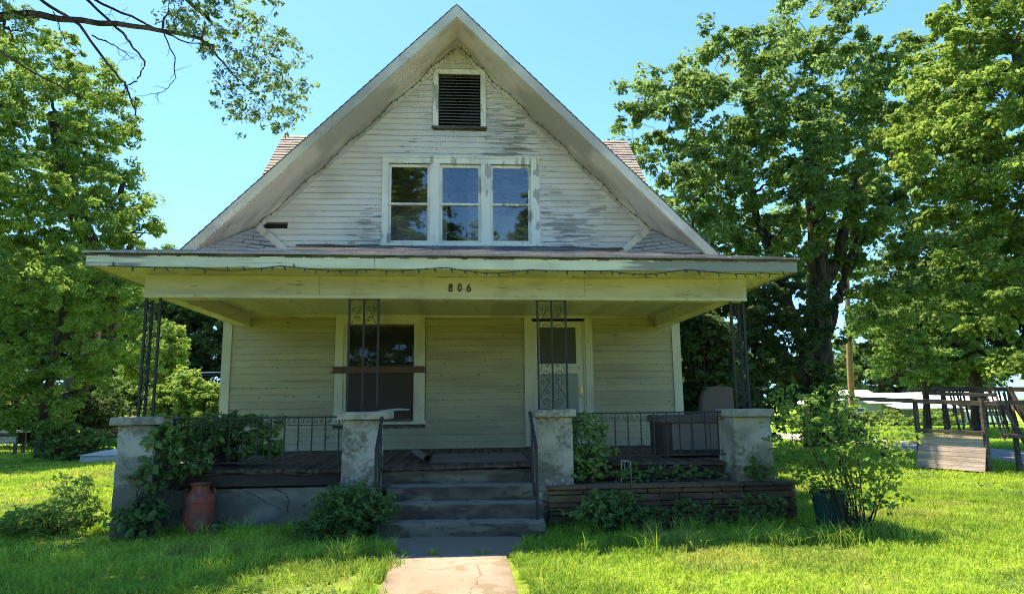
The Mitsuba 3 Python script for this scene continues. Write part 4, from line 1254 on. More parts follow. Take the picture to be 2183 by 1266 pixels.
for q, (x, h_, s, lab) in enumerate(((44, 7.2, 1.0, 'leftmost distant tree behind the white roofed house'), (52, 8.6, 1.1, 'second distant tree behind the white roofed house'), (59, 7.4, 1.0, 'third distant tree behind the white roofed house'), (67, 8.4, 1.1, 'rightmost distant tree behind the white roofed house'), (31, 7.5, 1.1, 'distant tree far off between the oak trunk and the utility pole'))):
    tree('distant_tree', lab, [(x, 92, -1.8), (x, 92, 1.5), (x + 0.2, 92, 5)], 0.35, [(x, 92, h_ * 0.62, 5.2 * s, 5, h_ * 0.5), (x + 1.5, 91, h_ * 0.3, 4.5 * s, 4, h_ * 0.32)], 1.9, 1.5, 420, 0.42, 'm_leaf_mid' if q % 2 else 'm_leaf_dark', 20 + q, group='trees beyond the far house')

# left: tall tree, lower trees, woods behind
tree('tall_tree', 'tall leafy tree with a dark leaning trunk left of the house', [(-15.1, 27, 0.3), (-14.6, 26.8, 1.8), (-13.9, 26.5, 3.0), (-12.9, 26, 4.6), (-13.1, 25, 6.7), (-14.2, 24.6, 9.4), (-14.6, 24.3, 12.0)], 0.46,
     [(-14.87, 24, 13.2, 1.78, 3, 1.63), (-13.36, 24, 12.4, 1.0, 2.5, 1.3), (-15.23, 24, 10.47, 2.21, 4, 2.28), (-12.5, 23.5, 10.0, 1.1, 2.5, 1.45), (-12.87, 23, 7.66, 2.1, 4, 1.79), (-11.4, 23, 7.42, 1.1, 2.5, 0.98), (-15.52, 24, 7.09, 1.85, 3.5, 1.84), (-13.6, 24, 5.6, 1.8, 2.5, 1.2), (-14.2, 24, 9.2, 1.6, 2.5, 1.5), (-13.9, 24, 11.6, 1.2, 2.2, 1.3), (-16.6, 24, 12.6, 1.6, 2.5, 2.0), (-17.6, 24, 9.4, 1.8, 3, 2.6)],
     1.0, 0.64, 400, 0.16, 'm_leaf_lime', 31, aspect=0.5, limbs=[[(-13.0, 25.5, 5.4), (-12.2, 24.6, 7.4), (-12.0, 24, 9.4)], [(-13.6, 26.3, 3.6), (-14.6, 25, 5.6), (-15.6, 24.4, 7.4)], [(-12.9, 25.8, 4.8), (-11.9, 24.4, 6.0), (-11.2, 23.4, 7.0)]])
tree('small_tree', 'bright green low tree at the left edge under the tall tree', [(-12.4, 21.5, 0), (-12.4, 21.5, 1.6), (-12.2, 21.4, 3.2), (-12.0, 21.3, 4.6)], 0.15,
     [(-12.88, 21, 4.66, 1.47, 3, 1.14), (-11.44, 21, 4.95, 1.22, 2.5, 1.01), (-11.02, 22, 3.63, 1.0, 2.5, 1.18), (-12.9, 21, 2.72, 1.3, 2.5, 1.0), (-10.8, 21.5, 5.2, 0.75, 2, 0.8), (-13.6, 21.5, 1.6, 1.2, 1.6, 0.9), (-12.2, 21.0, 1.5, 1.3, 1.2, 0.9), (-11.6, 21.4, 2.6, 1.0, 1.6, 0.8), (-14.0, 21.5, 3.6, 1.2, 2, 1.2)], 0.76, 0.50, 340, 0.13, 'm_leaf_lime', 32, aspect=0.5)
tree('slender_tree', 'thin bright tree seen through the left porch opening', [(-14.2, 33, 1.0), (-14.1, 33, 2.6), (-13.9, 33, 4.2)], 0.12, [(-14.0, 33, 4.3, 0.9, 1.6, 1.1), (-13.6, 32.6, 3.2, 0.6, 1.2, 0.7), (-14.8, 33, 3.4, 0.7, 1.2, 0.8)], 0.62, 0.5, 420, 0.14, 'm_leaf_lime', 33)
for q, (x, y_, h_, w_, mat_, lab) in enumerate(((-13.0, 44, 7.2, 2.6, 'm_leaf_dark', 'bluish dark tree directly beside the porch wall, back left'), (-16.8, 46, 8.2, 2.8, 'm_leaf_dark', 'dark tree in the woods behind the left porch posts'), (-21, 46, 8.6, 3.2, 'm_leaf_mid', 'wide tree in the woods left of the porch posts'), (-26, 44, 9.0, 3.4, 'm_leaf_dark', 'dark tree in the woods at the far left'), (-31, 44, 9.0, 3.4, 'm_leaf_mid', 'leftmost tree of the woods at the picture edge'), (-9.2, 46, 6.6, 2.4, 'm_leaf_mid', 'tree in the woods hidden mostly by the porch wall'))):
    g = float(terrain(x, y_))
    tree('woods_tree', lab, [(x, y_, g), (x + 0.2, y_, g + h_ * 0.3), (x, y_, g + h_ * 0.6)], 0.2, [(x, y_, g + h_ * 0.66, w_, w_, h_ * 0.36), (x + w_ * 0.3, y_ - 1, g + h_ * 0.32, w_ * 0.95, w_ * 0.8, h_ * 0.3)], 1.1, 0.9, 480, 0.22, mat_, 40 + q, group='trees in the woods at the back left')

# the overhanging tree on the left: trunk and most of the crown out of the frame
ov = tree('overhanging_tree', 'tree at the upper left whose bare limbs and leafy sprays hang over the front yard', [(-8.6, 8.2, 0), (-8.5, 8.2, 1.8), (-8.4, 8.3, 3.6), (-8.2, 8.4, 5.4), (-8.0, 8.6, 7.2), (-7.8, 8.8, 8.8)], 0.14,
          [(-3.75, 9.3, 6.85, 0.45, 0.7, 0.45), (-2.95, 9.4, 6.29, 0.42, 0.6, 0.46), (-3.15, 9.3, 5.92, 0.30, 0.5, 0.36), (-2.70, 9.5, 5.85, 0.34, 0.5, 0.36), (-2.9, 9.5, 5.62, 0.38, 0.5, 0.25), (-2.62, 9.6, 5.34, 0.16, 0.3, 0.14), (-3.95, 9.2, 7.05, 0.42, 0.6, 0.25), (-5.85, 8.5, 6.42, 0.36, 0.6, 0.26), (-3.2, 9.3, 7.0, 0.36, 0.5, 0.26), (-2.42, 9.5, 5.98, 0.22, 0.4, 0.26), (-2.40, 9.6, 5.62, 0.20, 0.4, 0.22), (-2.62, 9.4, 6.4, 0.26, 0.4, 0.3), (-2.75, 9.4, 6.85, 0.3, 0.5, 0.3),
           (-5.6, 8.6, 8.9, 2.2, 1.8, 1.0), (-7.6, 8.8, 8.8, 1.6, 2.0, 1.2), (-7.9, 7.2, 6.6, 0.9, 1.2, 0.9)],
          0.29, 0.22, 110, 0.070, 'm_leaf_mid', 51, aspect=0.42, flat=0.9, droop=np.array([0, 0, -0.7]), shell=0.2, twig_r=0.012,
          limbs=[[(-8.2, 8.4, 5.6), (-7.2, 8.5, 6.35), (-5.98, 8.6, 6.47), (-5.70, 8.7, 6.58), (-5.28, 8.8, 6.57), (-4.41, 9.0, 6.62), (-3.66, 9.2, 6.58)], [(-8.1, 8.5, 6.6), (-6.6, 8.6, 7.5), (-5.2, 8.9, 7.7), (-4.08, 9.2, 7.35), (-3.6, 9.3, 6.9)]])
r_ = np.random.default_rng(52)
cc = clumps_in([(-6.8, 10.2, 9.9, 2.6, 1.9, 1.1), (-8.4, 8.6, 9.4, 1.6, 1.8, 1.0), (-5.0, 9.3, 9.7, 1.2, 1.2, 0.7)], 0.62, r_, 0.1, 2500)
obj('crown', clump_leaves(cc, 0.5 * r_.uniform(0.7, 1.25, len(cc)), 460, 0.105, r_, 0.7, 0.5), 'm_leaf_mid', ov)
dead = MB()
r_ = np.random.default_rng(77)
for pts, ra, rb in (([(-5.75, 8.6, 6.95), (-5.48, 8.6, 6.72), (-5.09, 8.8, 6.49), (-4.73, 9.0, 5.97), (-4.53, 9.0, 5.73), (-4.46, 9.0, 5.55), (-4.38, 9.0, 5.37), (-4.36, 9.0, 5.28)], 0.024, 0.006),
                    ([(-5.15, 8.95, 6.99), (-4.65, 9.0, 6.52), (-4.48, 9.05, 6.3), (-4.35, 9.1, 6.13), (-4.46, 9.1, 5.85), (-4.62, 9.1, 5.78)], 0.020, 0.006),
                    ([(-3.68, 9.2, 6.58), (-3.42, 9.3, 6.30), (-3.25, 9.35, 6.12), (-3.12, 9.4, 6.00), (-2.95, 9.4, 5.85)], 0.016, 0.005),
                    ([(-6.2, 8.4, 6.05), (-5.79, 8.4, 5.88), (-5.49, 8.5, 5.69), (-5.14, 8.6, 5.52), (-4.95, 8.7, 5.44)], 0.018, 0.006),
                    ([(-5.2, 9.0, 7.05), (-4.46, 9.1, 6.75), (-4.2, 9.1, 6.62), (-3.85, 9.2, 6.5), (-3.5, 9.25, 6.52)], 0.018, 0.006),
                    ([(-4.98, 8.9, 6.4), (-4.7, 8.95, 6.3), (-4.45, 9.0, 6.12)], 0.011, 0.004), ([(-4.1, 9.0, 6.55), (-3.95, 9.05, 6.2), (-3.92, 9.05, 5.9), (-4.05, 9.05, 5.7), (-4.3, 9.0, 5.6)], 0.010, 0.003),
                    ([(-4.55, 9.0, 5.76), (-4.57, 9.0, 5.55), (-4.66, 9.0, 5.42)], 0.008, 0.003), ([(-5.36, 8.65, 6.6), (-5.2, 8.7, 6.2), (-5.0, 8.7, 5.98)], 0.008, 0.003)):
    pts = np.array(pts)
    t2 = np.linspace(0, len(pts) - 1, len(pts) * 5)
    pp_ = np.stack([np.interp(t2, np.arange(len(pts)), pts[:, q]) for q in range(3)], -1) + r_.normal(size=(len(t2), 3)) * 0.006
    dead.tube(pp_, np.linspace(ra, rb, len(pp_)), 6)
    for _ in range(7):
        q = r_.integers(2, len(pp_))
        e = pp_[q] + r_.normal(size=3) * [0.12, 0.08, 0.12] + [0.03, 0, -0.05]
        dead.tube(branch(pp_[q], e, r_, 4, 0.1), np.linspace(0.0045, 0.0015, 4), 4)
obj('dead_limbs', dead, 'm_bark', ov, smooth=50, label='bare dead limbs without leaves')

# trees across the street behind the camera: they stand in the window reflections
for q, (x, y_, h_, w_, lab) in enumerate(((-5.6, -26, 22, 3.3, 'tree across the street in front of the house, left'), (1.3, -27, 15.5, 2.3, 'tree across the street in front of the house, middle'), (6.6, -28, 18.5, 2.0, 'tree across the street in front of the house, right'))):
    tree('street_tree', lab, [(x, y_, 0), (x, y_, 4), (x, y_, h_ * 0.6)], 0.3, [(x, y_, h_ * 0.62, w_, w_, h_ * 0.38)], 1.3, 1.1, 300, 0.32, 'm_leaf_mid', 60 + q)


def shrub(name, label, cat, ells, spacing, clump_r, per, size, mat_, seed, root, stem_r=0.012, stems=1.0, aspect=0.6, flat=0.7, shell=0.2, upbias=0.6, droop=None, part=('stem', 'foliage'), spread=0.9):
    r_ = np.random.default_rng(seed)
    t = thing(name, label, cat)
    cl = clumps_in(ells, spacing, r_, shell, 2500)
    m = MB()
    root = np.atleast_2d(np.array(root, float))
    for c in cl:
        if r_.random() > stems:
            continue
        b = root[r_.integers(len(root))] + np.append(r_.normal(size=2) * 0.03, 0)
        mid = b + (c - b) * 0.5 + np.array([0, 0, 0.12 * np.linalg.norm(c - b)])
        m.tube(np.array([b, (b + mid) / 2 + r_.normal(size=3) * 0.01, mid, (mid + c) / 2 + r_.normal(size=3) * 0.01, c]), np.linspace(stem_r, stem_r * 0.3, 5), 5)
    obj(part[0], m, 'm_bark', t, smooth=50)
    obj(part[1], clump_leaves(cl, clump_r * r_.uniform(0.7, 1.3, len(cl)), per, size, r_, flat, aspect, droop, upbias, spread), mat_, t)
    return t


shrub('tall_shrub', 'tall sparse shrub with thin stems on the lawn right of the stone wall', 'shrub', [(3.95, 7.3, 1.25, 0.36, 0.30, 0.34), (4.25, 7.2, 0.89, 0.50, 0.4, 0.34), (4.34, 7.2, 0.50, 0.32, 0.3, 0.24), (3.88, 7.4, 0.66, 0.30, 0.3, 0.26), (3.66, 7.5, 1.30, 0.20, 0.2, 0.26), (4.62, 7.2, 1.00, 0.25, 0.2, 0.24), (3.62, 7.5, 0.9, 0.16, 0.2, 0.2)], 0.15, 0.105, 30, 0.056, 'm_leaf_lime', 71, [(4.2, 7.3, 0), (4.26, 7.25, 0), (4.14, 7.34, 0)], 0.008, shell=0.1, stems=0.28)
shrub('leafy_bush', 'dark leafy bush at the foot of the left pier beside the steps', 'bush', [(-1.18, 7.75, 0.30, 0.42, 0.28, 0.24), (-1.30, 7.8, 0.12, 0.5, 0.25, 0.16)], 0.12, 0.12, 70, 0.066, 'm_leaf_mid', 72, [(-1.2, 7.8, 0)], 0.006, aspect=0.4, flat=0.9)
shrub('low_bush', 'small rounded dark bush growing in front of the stone wall', 'bush', [(1.62, 7.78, 0.24, 0.40, 0.18, 0.20)], 0.11, 0.10, 64, 0.05, 'm_leaf_mid', 73, [(1.62, 7.8, 0)], 0.005)
shrub('tall_weed', 'tall leafy weed in the planter in front of the right centre pier', 'plant', [(1.52, 8.36, 1.08, 0.24, 0.14, 0.20), (1.50, 8.34, 0.82, 0.28, 0.14, 0.2), (1.36, 8.30, 0.64, 0.30, 0.10, 0.12)], 0.11, 0.10, 34, 0.085, 'm_leaf_mid', 74, [(1.5, 8.36, 0.46)], 0.008, aspect=0.42)
shrub('planter_weeds', 'low weeds spreading in the stone planter below the right railing', 'weeds', [(2.1, 8.36, 0.56, 0.5, 0.08, 0.10), (2.8, 8.38, 0.55, 0.45, 0.08, 0.09), (3.5, 8.10, 0.62, 0.2, 0.05, 0.16), (2.5, 7.9, 0.16, 0.5, 0.05, 0.14), (3.4, 7.88, 0.2, 0.4, 0.05, 0.16)], 0.11, 0.08, 40, 0.062, 'm_leaf_mid', 75, [(2.0, 8.36, 0.46), (2.8, 8.36, 0.46)], 0.004, part=('stem', 'foliage'))
shrub('overgrown_vine', 'dark vine climbing the front of the leftmost pier and railing', 'vine', [(-3.40, 8.24, 1.00, 0.20, 0.10, 0.34), (-3.46, 8.10, 0.52, 0.17, 0.06, 0.30), (-3.58, 8.04, 0.18, 0.26, 0.10, 0.18), (-3.2, 8.36, 0.80, 0.22, 0.1, 0.2)], 0.12, 0.10, 34, 0.085, 'm_leaf_mid', 76, [(-3.45, 8.1, 0), (-3.6, 8.1, 0)], 0.007, aspect=0.75)
shrub('porch_bush', 'dark overgrown bush filling the left end of the porch behind the railing', 'bush', [(-3.05, 9.0, 1.02, 0.48, 0.35, 0.28), (-2.72, 9.1, 1.12, 0.34, 0.3, 0.22), (-2.62, 9.0, 0.88, 0.26, 0.3, 0.14)], 0.17, 0.13, 54, 0.09, 'm_leaf_mid', 77, [(-3.1, 9.0, 0.68), (-2.9, 9.0, 0.68)], 0.010)
shrub('sunlit_bush', 'bright sunlit bush beside the house wall behind the porch', 'bush', [(-5.6, 14.4, 1.50, 0.62, 0.6, 0.58), (-5.0, 14.2, 1.35, 0.5, 0.5, 0.5), (-5.5, 14.2, 0.5, 0.8, 0.5, 0.5)], 0.20, 0.19, 130, 0.10, 'm_leaf_lime', 78, [(-5.4, 14.4, 0)], 0.015)
shrub('weed_patch', 'sprawling sunlit weeds left of the leftmost pier', 'weeds', [(-4.55, 8.3, 0.22, 0.5, 0.4, 0.20), (-5.05, 8.5, 0.14, 0.4, 0.4, 0.14), (-4.3, 8.2, 0.45, 0.2, 0.25, 0.25)], 0.13, 0.11, 40, 0.06, 'm_leaf_lime', 79, [(-4.5, 8.3, 0), (-4.9, 8.5, 0)], 0.005, aspect=0.45)
shrub('yard_bush', 'bright yellow green bush in the side yard above the lumber pile', 'bush', [(-14.6, 29, 1.1, 1.1, 0.8, 0.65), (-13.4, 28.5, 0.7, 0.9, 0.7, 0.5)], 0.34, 0.30, 130, 0.14, 'm_leaf_lime', 80, [(-14.2, 29, 0.2)], 0.02)
shrub('grey_bush', 'green bush in the side yard between the bench and the lumber pile', 'bush', [(-11.3, 20.6, 0.50, 0.75, 0.5, 0.50), (-10.5, 21.0, 0.40, 0.5, 0.5, 0.38)], 0.24, 0.21, 120, 0.09, 'm_leaf_mid', 81, [(-11.0, 20.8, 0)], 0.015)
shrub('shade_bush', 'dark bush in the shade under the tall leaning trunk', 'bush', [(-15.6, 26.4, 1.1, 1.4, 0.8, 0.9), (-13.6, 27.2, 1.3, 1.0, 0.8, 0.7), (-17.5, 26.5, 1.4, 1.3, 0.8, 1.2)], 0.34, 0.30, 120, 0.14, 'm_leaf_dark', 82, [(-15.4, 26.4, 0.1)], 0.02)
shrub('broad_leaf_vine', 'dark vine with a few bright leaves at the right corner of the house', 'vine', [(4.75, 13.0, 2.6, 0.45, 0.6, 0.5), (4.9, 13.2, 1.9, 0.5, 0.6, 0.6), (4.7, 13.2, 1.1, 0.5, 0.5, 0.5), (5.6, 14.6, 1.3, 0.8, 0.6, 0.8), (5.7, 14.8, 2.4, 0.6, 0.5, 0.6)], 0.22, 0.2, 90, 0.14, 'm_leaf_dark', 83, [(4.7, 13.2, 0), (5.5, 14.6, 0)], 0.014, aspect=0.8)
shrub('roadside_bush', 'bright hedge of weeds in front of the far white roofed house', 'bush', [(34, 62, -0.5, 3.2, 1.0, 0.9), (39, 62, -0.5, 2.6, 1.0, 0.8), (44, 62, -0.6, 2.6, 1.0, 0.9), (30, 60, -0.3, 2, 1, 1.1)], 0.75, 0.65, 120, 0.26, 'm_leaf_lime', 84, [(34, 62, -1.4), (40, 62, -1.4)], 0.03)
for q, (x, y_, w_, h_, mt, lab) in enumerate(((-18.5, 31, 1.8, 1.3, 'm_leaf_lime', 'bright undergrowth bush on the rise, left of the lumber pile'), (-22, 33, 2.4, 1.8, 'm_leaf_mid', 'green undergrowth bush on the rise at the far left'), (-16.0, 36, 2.2, 1.5, 'm_leaf_mid', 'green undergrowth bush on the rise behind the lumber pile'), (-11.0, 38, 1.7, 1.1, 'm_leaf_lime', 'bright undergrowth bush on the rise beside the dirt track'), (-19.5, 40, 2.6, 2.2, 'm_leaf_dark', 'dark undergrowth bush below the woods at the back left'), (-25.5, 38, 2.8, 2.4, 'm_leaf_dark', 'dark undergrowth bush at the left picture edge'))):
    g = float(terrain(x, y_))
    shrub('undergrowth_bush', lab, 'bush', [(x, y_, g + h_ * 0.45, w_, 0.9, h_ * 0.55)], 0.42, 0.40, 150, 0.16, mt, 120 + q, [(x, y_, g)], 0.02, stems=0.4)
shrub('added_hedge', 'hedge added behind the camera to darken the reflection in the porch window', 'hedge', [(-6, -24, 3.2, 6, 0.9, 3.2), (5, -24, 2.6, 6, 0.9, 2.6)], 0.9, 0.9, 160, 0.34, 'm_leaf_mid', 130, [(-5, -24, 0), (4, -24, 0)], 0.03, stems=0.2)  # out of view, added to block bright sky from the porch window reflection
shrub('trunk_sprouts', 'green sprouts and ivy around the foot of the oak trunk', 'ivy', [(10.9, 20.0, 0.5, 0.75, 0.4, 0.5), (10.95, 20.1, 1.7, 0.5, 0.4, 0.9), (11.6, 20.3, 0.5, 0.6, 0.4, 0.5)], 0.25, 0.22, 90, 0.11, 'm_leaf_mid', 85, [(10.9, 20.1, 0)], 0.01)
shrub('corner_shrub', 'leafy shrub beside the utility pole on the far side of the oak', 'shrub', [(14.0, 24, 0.8, 0.8, 0.6, 0.6), (13.2, 24.5, 0.5, 0.7, 0.6, 0.5)], 0.28, 0.26, 120, 0.13, 'm_leaf_lime', 86, [(13.7, 24.2, 0)], 0.012) if False else None

# ------------------------------------------------------------------ grass
def blades(nb_, cell, hmin, hmax, wid, seed, segs=2):
    r_ = np.random.default_rng(seed)
    p = np.stack([r_.uniform(-cell / 2, cell / 2, nb_), r_.uniform(-cell / 2, cell / 2, nb_), np.zeros(nb_)], -1)
    h_ = r_.uniform(hmin, hmax, nb_) * (0.7 + 0.6 * meshkit.noise(p * 6 / cell * 0.5 + 9, seed))
    a = r_.uniform(0, 2 * np.pi, nb_)
    lean = np.stack([np.cos(a), np.sin(a), np.zeros(nb_)], -1) * (h_ * r_.uniform(0.15, 0.9, nb_))[:, None]
    b = r_.uniform(0, 2 * np.pi, nb_)
    side = np.stack([np.cos(b), np.sin(b), np.zeros(nb_)], -1) * (wid * r_.uniform(0.6, 1.2, nb_))[:, None] / 2
    up_ = np.stack([np.zeros(nb_), np.zeros(nb_), h_], -1)
    mid = p + up_ * 0.6 + lean * 0.32
    tip = p + up_ + lean
    tip[:, 2] -= 0.25 * np.linalg.norm(lean, axis=1)
    v = np.stack([p - side, p + side, mid + side * 0.8, mid - side * 0.8, tip], 1).reshape(-1, 3)
    k_ = np.arange(nb_)[:, None] * 5
    f = np.concatenate([k_ + np.array([[0, 1, 2]]), k_ + np.array([[0, 2, 3]]), k_ + np.array([[3, 2, 4]])])
    return v, f


def in_view(x, y_, pad):
    d_ = np.array([x, y_, 0.0]) - EYE
    zc = d_ @ fwd
    if zc < 2:
        return False
    return abs((d_ @ np.cross(fwd, upv)) / zc) < 2183 / 2 / FOCAL + pad / zc and y_ > 4.6


def blocked(x, y_, c):
    if HX - HW - 0.1 < x < HX + HW + 0.1 and y_ > 8.5 + c / 2:
        return True
    if (-0.66 if y_ < 6.7 else -0.8) - c * 0.30 < x < (0.45 if y_ < 6.7 else 0.66) + c * 0.30 and y_ < 8.4:
        return True
    if 0.9 < x < 4.0 and 7.98 < y_ < 8.6:
        return True
    if 12.2 < x < 15.0:
        return True
    for (a, b, c0, d_, _) in piers:
        if a - 0.05 < x < b + 0.05 and 8.1 < y_ < 8.7:
            return True
    return False


patch_id = 0
for kind, cell, ny_, (ya, yb), (hm, hM), wid, cnt in (('near', 0.4, 5, (4.8, 11.5), (0.045, 0.105), 0.0075, 420), ('mid', 0.8, 4, (11.5, 26), (0.05, 0.11), 0.016, 480), ('far', 2.4, 3, (26, 70), (0.07, 0.16), 0.05, 700)):
    for q in range(ny_):
        scene[f'patch_{kind}_{q}'] = {'type': 'shapegroup', 'blades': mikit.ply(blades(cnt, cell * 1.15, hm, hM, wid, 100 * len(kind) + q + int(cell * 10)), 'm_grass')}
    r_ = np.random.default_rng(len(kind) + int(yb))
    for y_ in np.arange(ya, yb, cell):
        for x in np.arange(-26 if kind != 'far' else -60, 26 if kind != 'far' else 60, cell):
            px, py = x + r_.uniform(-.25, .25) * cell, y_ + r_.uniform(-.25, .25) * cell
            if not in_view(px, py, cell + 1.4) or blocked(px, py, cell):
                continue
            if kind != 'near' and HX - HW - 0.6 < px < HX + HW + 0.5:
                continue
            if kind != 'near' and abs(px) < (HW - 1.0) * py / 14:
                continue
            patch_id += 1
            s = r_.uniform(0.7, 1.25) * (0.75 + 0.5 * float(meshkit.noise(np.array([[px * 0.9, py * 0.9, 0.0]]), 8)[0]))
            scene[f'lawn_grass__{patch_id:03d}'] = {'type': 'instance', 'group': {'type': 'ref', 'id': f'patch_{kind}_{r_.integers(ny_)}'},
                                                   'to_world': T().translate([px, py, float(terrain(px, py))]).rotate([0, 0, 1], float(r_.uniform(0, 360))).scale([1, 1, float(s)])}
labels['lawn_grass'] = {'label': 'uncut yellow green grass covering the lawn', 'kind': 'stuff'}
# taller tufts: along the walk, the edge of the shade, the foot of the house
for q in range(4):
    scene[f'tuft_{q}'] = {'type': 'shapegroup', 'blades': mikit.ply(blades(46, 0.16, 0.10, 0.24, 0.0085, 500 + q), 'm_grass')}
r_ = np.random.default_rng(91)
tid = 0
spots = [(r_.uniform(0.6, 4.6), r_.uniform(6.7, 7.05)) for _ in range(44)] + [(r_.uniform(-5.5, -0.85), r_.uniform(6.6, 7.4)) for _ in range(44)]
spots += [(-0.72 + r_.normal(0, 0.05), r_.uniform(5, 7.6)) for _ in range(26)] + [(0.53 + r_.normal(0, 0.05), r_.uniform(5, 6.9)) for _ in range(30)]
spots += [(r_.uniform(-3.5, -1.5), r_.uniform(8.1, 8.45)) for _ in range(26)] + [(r_.uniform(1.0, 4.0), r_.uniform(7.7, 7.95)) for _ in range(34)]
spots += [(-0.35 + r_.normal(0, 0.06), 6.82), (-0.3, 6.81), (0.15, 6.82), (0.22, 6.80), (-0.55, 6.83), (3.9, 7.15), (4.3, 7.1), (4.5, 7.2), (-4.2, 8.0), (-4.6, 7.9)]
spots += [(r_.uniform(-9, 9), r_.uniform(5.2, 11)) for _ in range(70)]
for (x, y_) in spots:
    if -0.66 < x < 0.42 and y_ < 6.78 or not in_view(x, y_, 0.3) or (abs(x - HX) < HW and y_ > 8.5):
        continue
    tid += 1
    on = 0.02 if -0.7 < x < 0.65 else 0.0
    s = r_.uniform(0.5, 1.1) * (0.45 if on else 1.0) * (1.12 if 6.6 < y_ < 7.1 else 1.0)
    scene[f'grass_tuft__{tid:03d}'] = {'type': 'instance', 'group': {'type': 'ref', 'id': f'tuft_{r_.integers(4)}'},
                                       'to_world': T().translate([float(x), float(y_), on]).rotate([0, 0, 1], float(r_.uniform(0, 360))).scale([float(s)] * 3)}
for q in range(3):
    rr2 = np.random.default_rng(700 + q)
    pc = np.stack([rr2.normal(0, 0.13, 70), rr2.normal(0, 0.13, 70), rr2.uniform(0.03, 0.10, 70)], -1)
    scene[f'clover_{q}'] = {'type': 'shapegroup', 'leaves': mikit.ply(leaf_mesh(pc, rr2.normal(size=(70, 3)) * 0.35 + [0, 0, 1], 0.045, rr2, 0.8), 'm_leaf_mid')}
cid = 0
for _ in range(260):
    x, y_ = r_.uniform(-9, 9), r_.uniform(5.0, 13)
    if meshkit.noise(np.array([[x * 0.8, y_ * 0.8, 0.0]]), 4)[0] < 0.5 or blocked(x, y_, 0.4) or not in_view(x, y_, 0.3):
        continue
    cid += 1
    scene[f'clover_patch__{cid:03d}'] = {'type': 'instance', 'group': {'type': 'ref', 'id': f'clover_{r_.integers(3)}'}, 'to_world': T().translate([float(x), float(y_), float(terrain(x, y_))]).rotate([0, 0, 1], float(r_.uniform(0, 360))).scale([float(r_.uniform(0.6, 1.3))] * 3)}
labels['clover_patch'] = {'label': 'low clover and broad leaved weeds growing through the lawn', 'kind': 'stuff'}
labels['grass_tuft'] = {'label': 'longer tufts of uncut grass along the walk and shaded house front', 'kind': 'stuff'}

# ------------------------------------------------------------------ the yard on the right: wooden playhouse frame
ph = thing('wooden_playhouse', 'broken wooden playhouse frame with a boarded lower wall and leaning slats', 'playhouse')
Pa, Pb = np.array([9.50, 13.83, 0.0]), np.array([9.98, 12.57, 0.0])
dirn = (Pb - Pa) / np.linalg.norm(Pb - Pa)
nout = np.array([dirn[1], -dirn[0], 0.0])
nout = nout if nout[0] < 0 else -nout
Lp = np.linalg.norm(Pb - Pa)
back = -nout * 0.95
for q in range(8):
    z0 = 0.06 + q * 0.086
    lean_ = nout * (0.13 - 0.155 * q / 7)
    a, b = Pa + [0, 0, z0 + 0.042] + lean_ + nout * 0.002 * (q % 2), Pb + [0, 0, z0 + 0.042 - 0.004] + lean_ + nout * 0.002 * ((q + 1) % 2)
    obj('wall_board', MB().bar(a, b, 0.018, 0.082, up=np.array([0, 0, 1.0]) - nout * 0.24), 'm_panel', ph)
for nm, pos in (('post', Pa), ('post', Pb), ('post', Pa + back), ('post', Pb + back)):
    top = 1.45 if nm else 1.4
    obj(nm, MB().box(pos[0] - 0.035, pos[0] + 0.035, pos[1] - 0.035, pos[1] + 0.035, 0, 1.44 if pos is Pa or pos is Pb else 1.66), 'm_plank', ph)
zt_ = 1.40
for (a, b, w_, h_) in ((Pa + [0, 0, 1.40] - dirn * 0.1, Pb + [0, 0, 1.33] + dirn * 0.3, 0.06, 0.09), (Pa + back + [0, 0, 1.66] - dirn * 0.25, Pb + back + [0, 0, 1.60] + dirn * 0.25, 0.06, 0.09), (Pa + [0, 0, 0.80] + nout * 0.03, Pb + [0, 0, 0.78] + nout * 0.03, 0.05, 0.06),
                       (Pa + [0, 0, 1.40], np.array([8.55, 14.6, 1.47]), 0.07, 0.09), (Pb + [0, 0, 1.34], np.array([11.3, 12.3, 1.36]), 0.06, 0.08), (Pb + back + [0, 0, 1.62], np.array([10.9, 12.2, 0.1]), 0.06, 0.07), (Pb + [0.25, -0.1, 0.72], Pb + back + [0.35, -0.1, 0.70], 0.10, 0.08), (Pb + [0.3, -0.2, 0.73], Pb + back + [0.4, -0.35, 0.70], 0.10, 0.08), (Pa + back * 0.5 + [0, 0, 1.55], Pb + back * 0.5 + [0, 0, 1.5], 0.05, 0.07)):
    obj('beam', MB().bar(a, b, w_, h_), 'm_plank', ph)
for q in range(17):
    t_ = (q + 0.5) / 17
    a = Pa + back + dirn * Lp * t_ + [0, 0, 1.62 - 0.05 * t_]
    b = Pa + back * 0.8 + dirn * Lp * (t_ + 0.17 + 0.03 * math.sin(q * 2.3)) + [0, 0, 0.80]
    if q in (6, 8, 10):
        continue
    if q in (7, 9, 11):
        b = a * 0.75 + b * 0.25
    obj('slat', MB().bar(a + rng.normal(0, 0.02, 3), b + rng.normal(0, 0.05, 3), rng.uniform(0.035, 0.075), 0.014, up=(1, 0, 0)), 'm_plank', ph)
for q in range(7):
    a = Pb + back * (q / 7.0 + 0.05) + [0.03, -0.03, 1.45 - 0.02 * q]
    b = a + [0.16, -0.10, -0.70]
    obj('slat', MB().bar(a + rng.normal(0, 0.02, 3), b + rng.normal(0, 0.05, 3), rng.uniform(0.03, 0.06), 0.014, up=(0, 1, 0)), 'm_plank', ph)
obj('chain', MB().tube([(10.75, 12.6, 0.70), (10.76, 12.58, 0.42), (10.80, 12.55, 0.06)], 0.006, 5), 'm_iron', ph)
br = thing('fallen_branch', 'dark crooked broken branch lying in front of the side street', 'branch')
